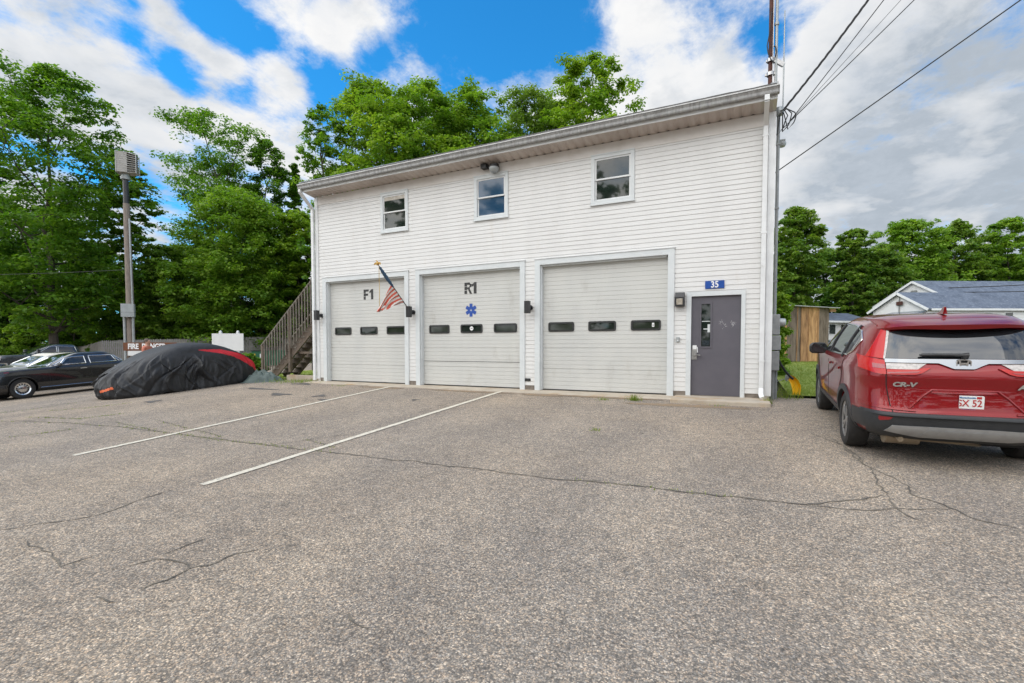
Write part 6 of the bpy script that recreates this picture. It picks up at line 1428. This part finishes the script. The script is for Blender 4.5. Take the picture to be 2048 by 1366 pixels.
# windows along the front
Minv = lambda p: np.linalg.solve(Mx, (p-o0)[:2])
def front_win(u, v0, wid, hgt, blind=False):
    d = ray(u, v0); n_ = np.array([-ad[1], ad[0]]); b0 = o0[:2]+bd*.2
    s = ((b0-CO[:2])@n_)/(d[:2]@n_); p = CO+d*s; a = float((p[:2]-b0)@ad); zt = p[2]-g0
    mb = MB()
    for q in ((-wid/2-.07, wid/2+.07, zt-hgt-.08, zt-hgt), (-wid/2-.07, wid/2+.07, zt, zt+.08), (-wid/2-.07, -wid/2, zt-hgt, zt), (wid/2, wid/2+.07, zt-hgt, zt), (-wid/2, wid/2, zt-hgt*.55-.03, zt-hgt*.55+.03)):
        mb.add([W_(a+q[0], .14, q[2]), W_(a+q[1], .14, q[2]), W_(a+q[1], .14, q[3]), W_(a+q[0], .14, q[3]), W_(a+q[0], .24, q[2]), W_(a+q[1], .24, q[2]), W_(a+q[1], .24, q[3]), W_(a+q[0], .24, q[3])], [(0, 3, 2, 1), (4, 5, 6, 7), (0, 1, 5, 4), (1, 2, 6, 5), (2, 3, 7, 6), (3, 0, 4, 7)])
    f = mb.build('window', MAT['white'], t); mb = MB(); mb.add([W_(a-wid/2, .19, zt-hgt), W_(a+wid/2, .19, zt-hgt), W_(a+wid/2, .19, zt), W_(a-wid/2, .19, zt)], [(0, 1, 2, 3)]); mb.build('window_pane', MAT['galv'] if blind else MAT['glass'], f)
front_win(1909, 626, .85, 1.3, True); front_win(1976, 625.5, .9, 1.4, True); front_win(2017.5, 625.5, .9, 1.4); front_win(2075, 625.5, .9, 1.4)
# meter mast and red box on the gable, dark canopy below it
pz = dep(1803, 607, 54.9)[2]-g0
mb = MB(); mb.tube([W_(-.10, BW*.49, 1.5), W_(-.10, BW*.49, apx-.4)], .05, 6); mb.build('service_pipe', MAT['boxgrey'], t); 
T = Matrix.Translation(W_(-.2, BW*.47, pz)) @ Matrix.Rotation(rz, 4, 'Z'); MB().box(-.1, .1, -.35, .35, -.2, .2, T).build('alarm_box', MAT['rust'], t)
z1 = dep(1830, 624, 53)[2]-g0; mb = MB()
mb.add([W_(-1.9, .3, z1-.55), W_(-1.9, BW*.62, z1-.55), W_(-.04, BW*.62, z1+.05), W_(-.04, .3, z1+.05), W_(-1.9, .3, z1-.38), W_(-1.9, BW*.62, z1-.38), W_(-.04, BW*.62, z1+.15), W_(-.04, .3, z1+.15)], [(0, 3, 2, 1), (4, 5, 6, 7), (0, 1, 5, 4), (1, 2, 6, 5), (2, 3, 7, 6), (3, 0, 4, 7)]); mb.build('door_canopy', MAT['bluepaint'], t)
# low wing to the left
lw = thing('low_motel_wing', 'low white building with blue-grey roof between the shed and the house', 'building', (0, 0, 0))
A0 = dep(1540, 641, 58); A1 = dep(1752, 640, 62); g1 = float(gz(A0[0], A0[1])); lw.location = (A0[0], A0[1], g1)
d2 = (A1-A0)[:2]; LL = float(np.linalg.norm(d2)); lw.rotation_euler = (0, 0, math.atan2(d2[1], d2[0])); ew = A0[2]-g1; ht = dep(1600, 625, 62.5)[2]-g1
mb = MB(); mb.box(0, LL, .5, 7.5, -.5, ew-.02)
z = 0
while z < ew-.2: mb.add([(0, .495, z+.16), (LL, .495, z+.16), (LL, .47, z), (0, .47, z)], [(0, 1, 2, 3)]); z += .16
mb.build('wall', MAT['clap'], lw, fix=False)
mb = MB(); A = np.array([[(-.3, -.1, ew), (LL, -.1, ew)], [(-.3, 4, ht), (LL, 4, ht)], [(-.3, 8, ew), (LL, 8, ew)]]); mb.slab(A+np.array([0, 0, .12]), A); mb.build('roof', MAT['blueroof'], lw)
MB().box(-.3, LL, -.16, -.105, ew-.12, ew+.1).build('eave_board', MAT['white'], lw)
MB().box(-.3, LL, -.1, .5, ew-.1, ew-.03).build('soffit', MAT['clap'], lw)
for u, w, bl in ((1688, 1.1, 0), (1702, .8, 1), (1664, 1.0, 0), (1630, 1.1, 0), (1735, 1.0, 0)):
    d = ray(u, 650); n_ = np.array([-d2[1], d2[0]])/LL; s = ((A0[:2]-CO[:2])@n_+.5)/(d[:2]@n_); p = CO+d*s; a = float((p[:2]-A0[:2])@(d2/LL)); zt = ew-.35
    mb = MB()
    for q in ((a-w/2-.07, a+w/2+.07, zt, zt+.08), (a-w/2-.07, a+w/2+.07, zt-1.28, zt-1.2), (a-w/2-.07, a-w/2, zt-1.2, zt), (a+w/2, a+w/2+.07, zt-1.2, zt)): mb.box(q[0], q[1], .42, .49, q[2], q[3])
    f = mb.build('window', MAT['white'], lw); MB().box(a-w/2, a+w/2, .455, .465, zt-1.2, zt).build('window_pane', MAT['boxgrey'] if bl else MAT['glass'], f)
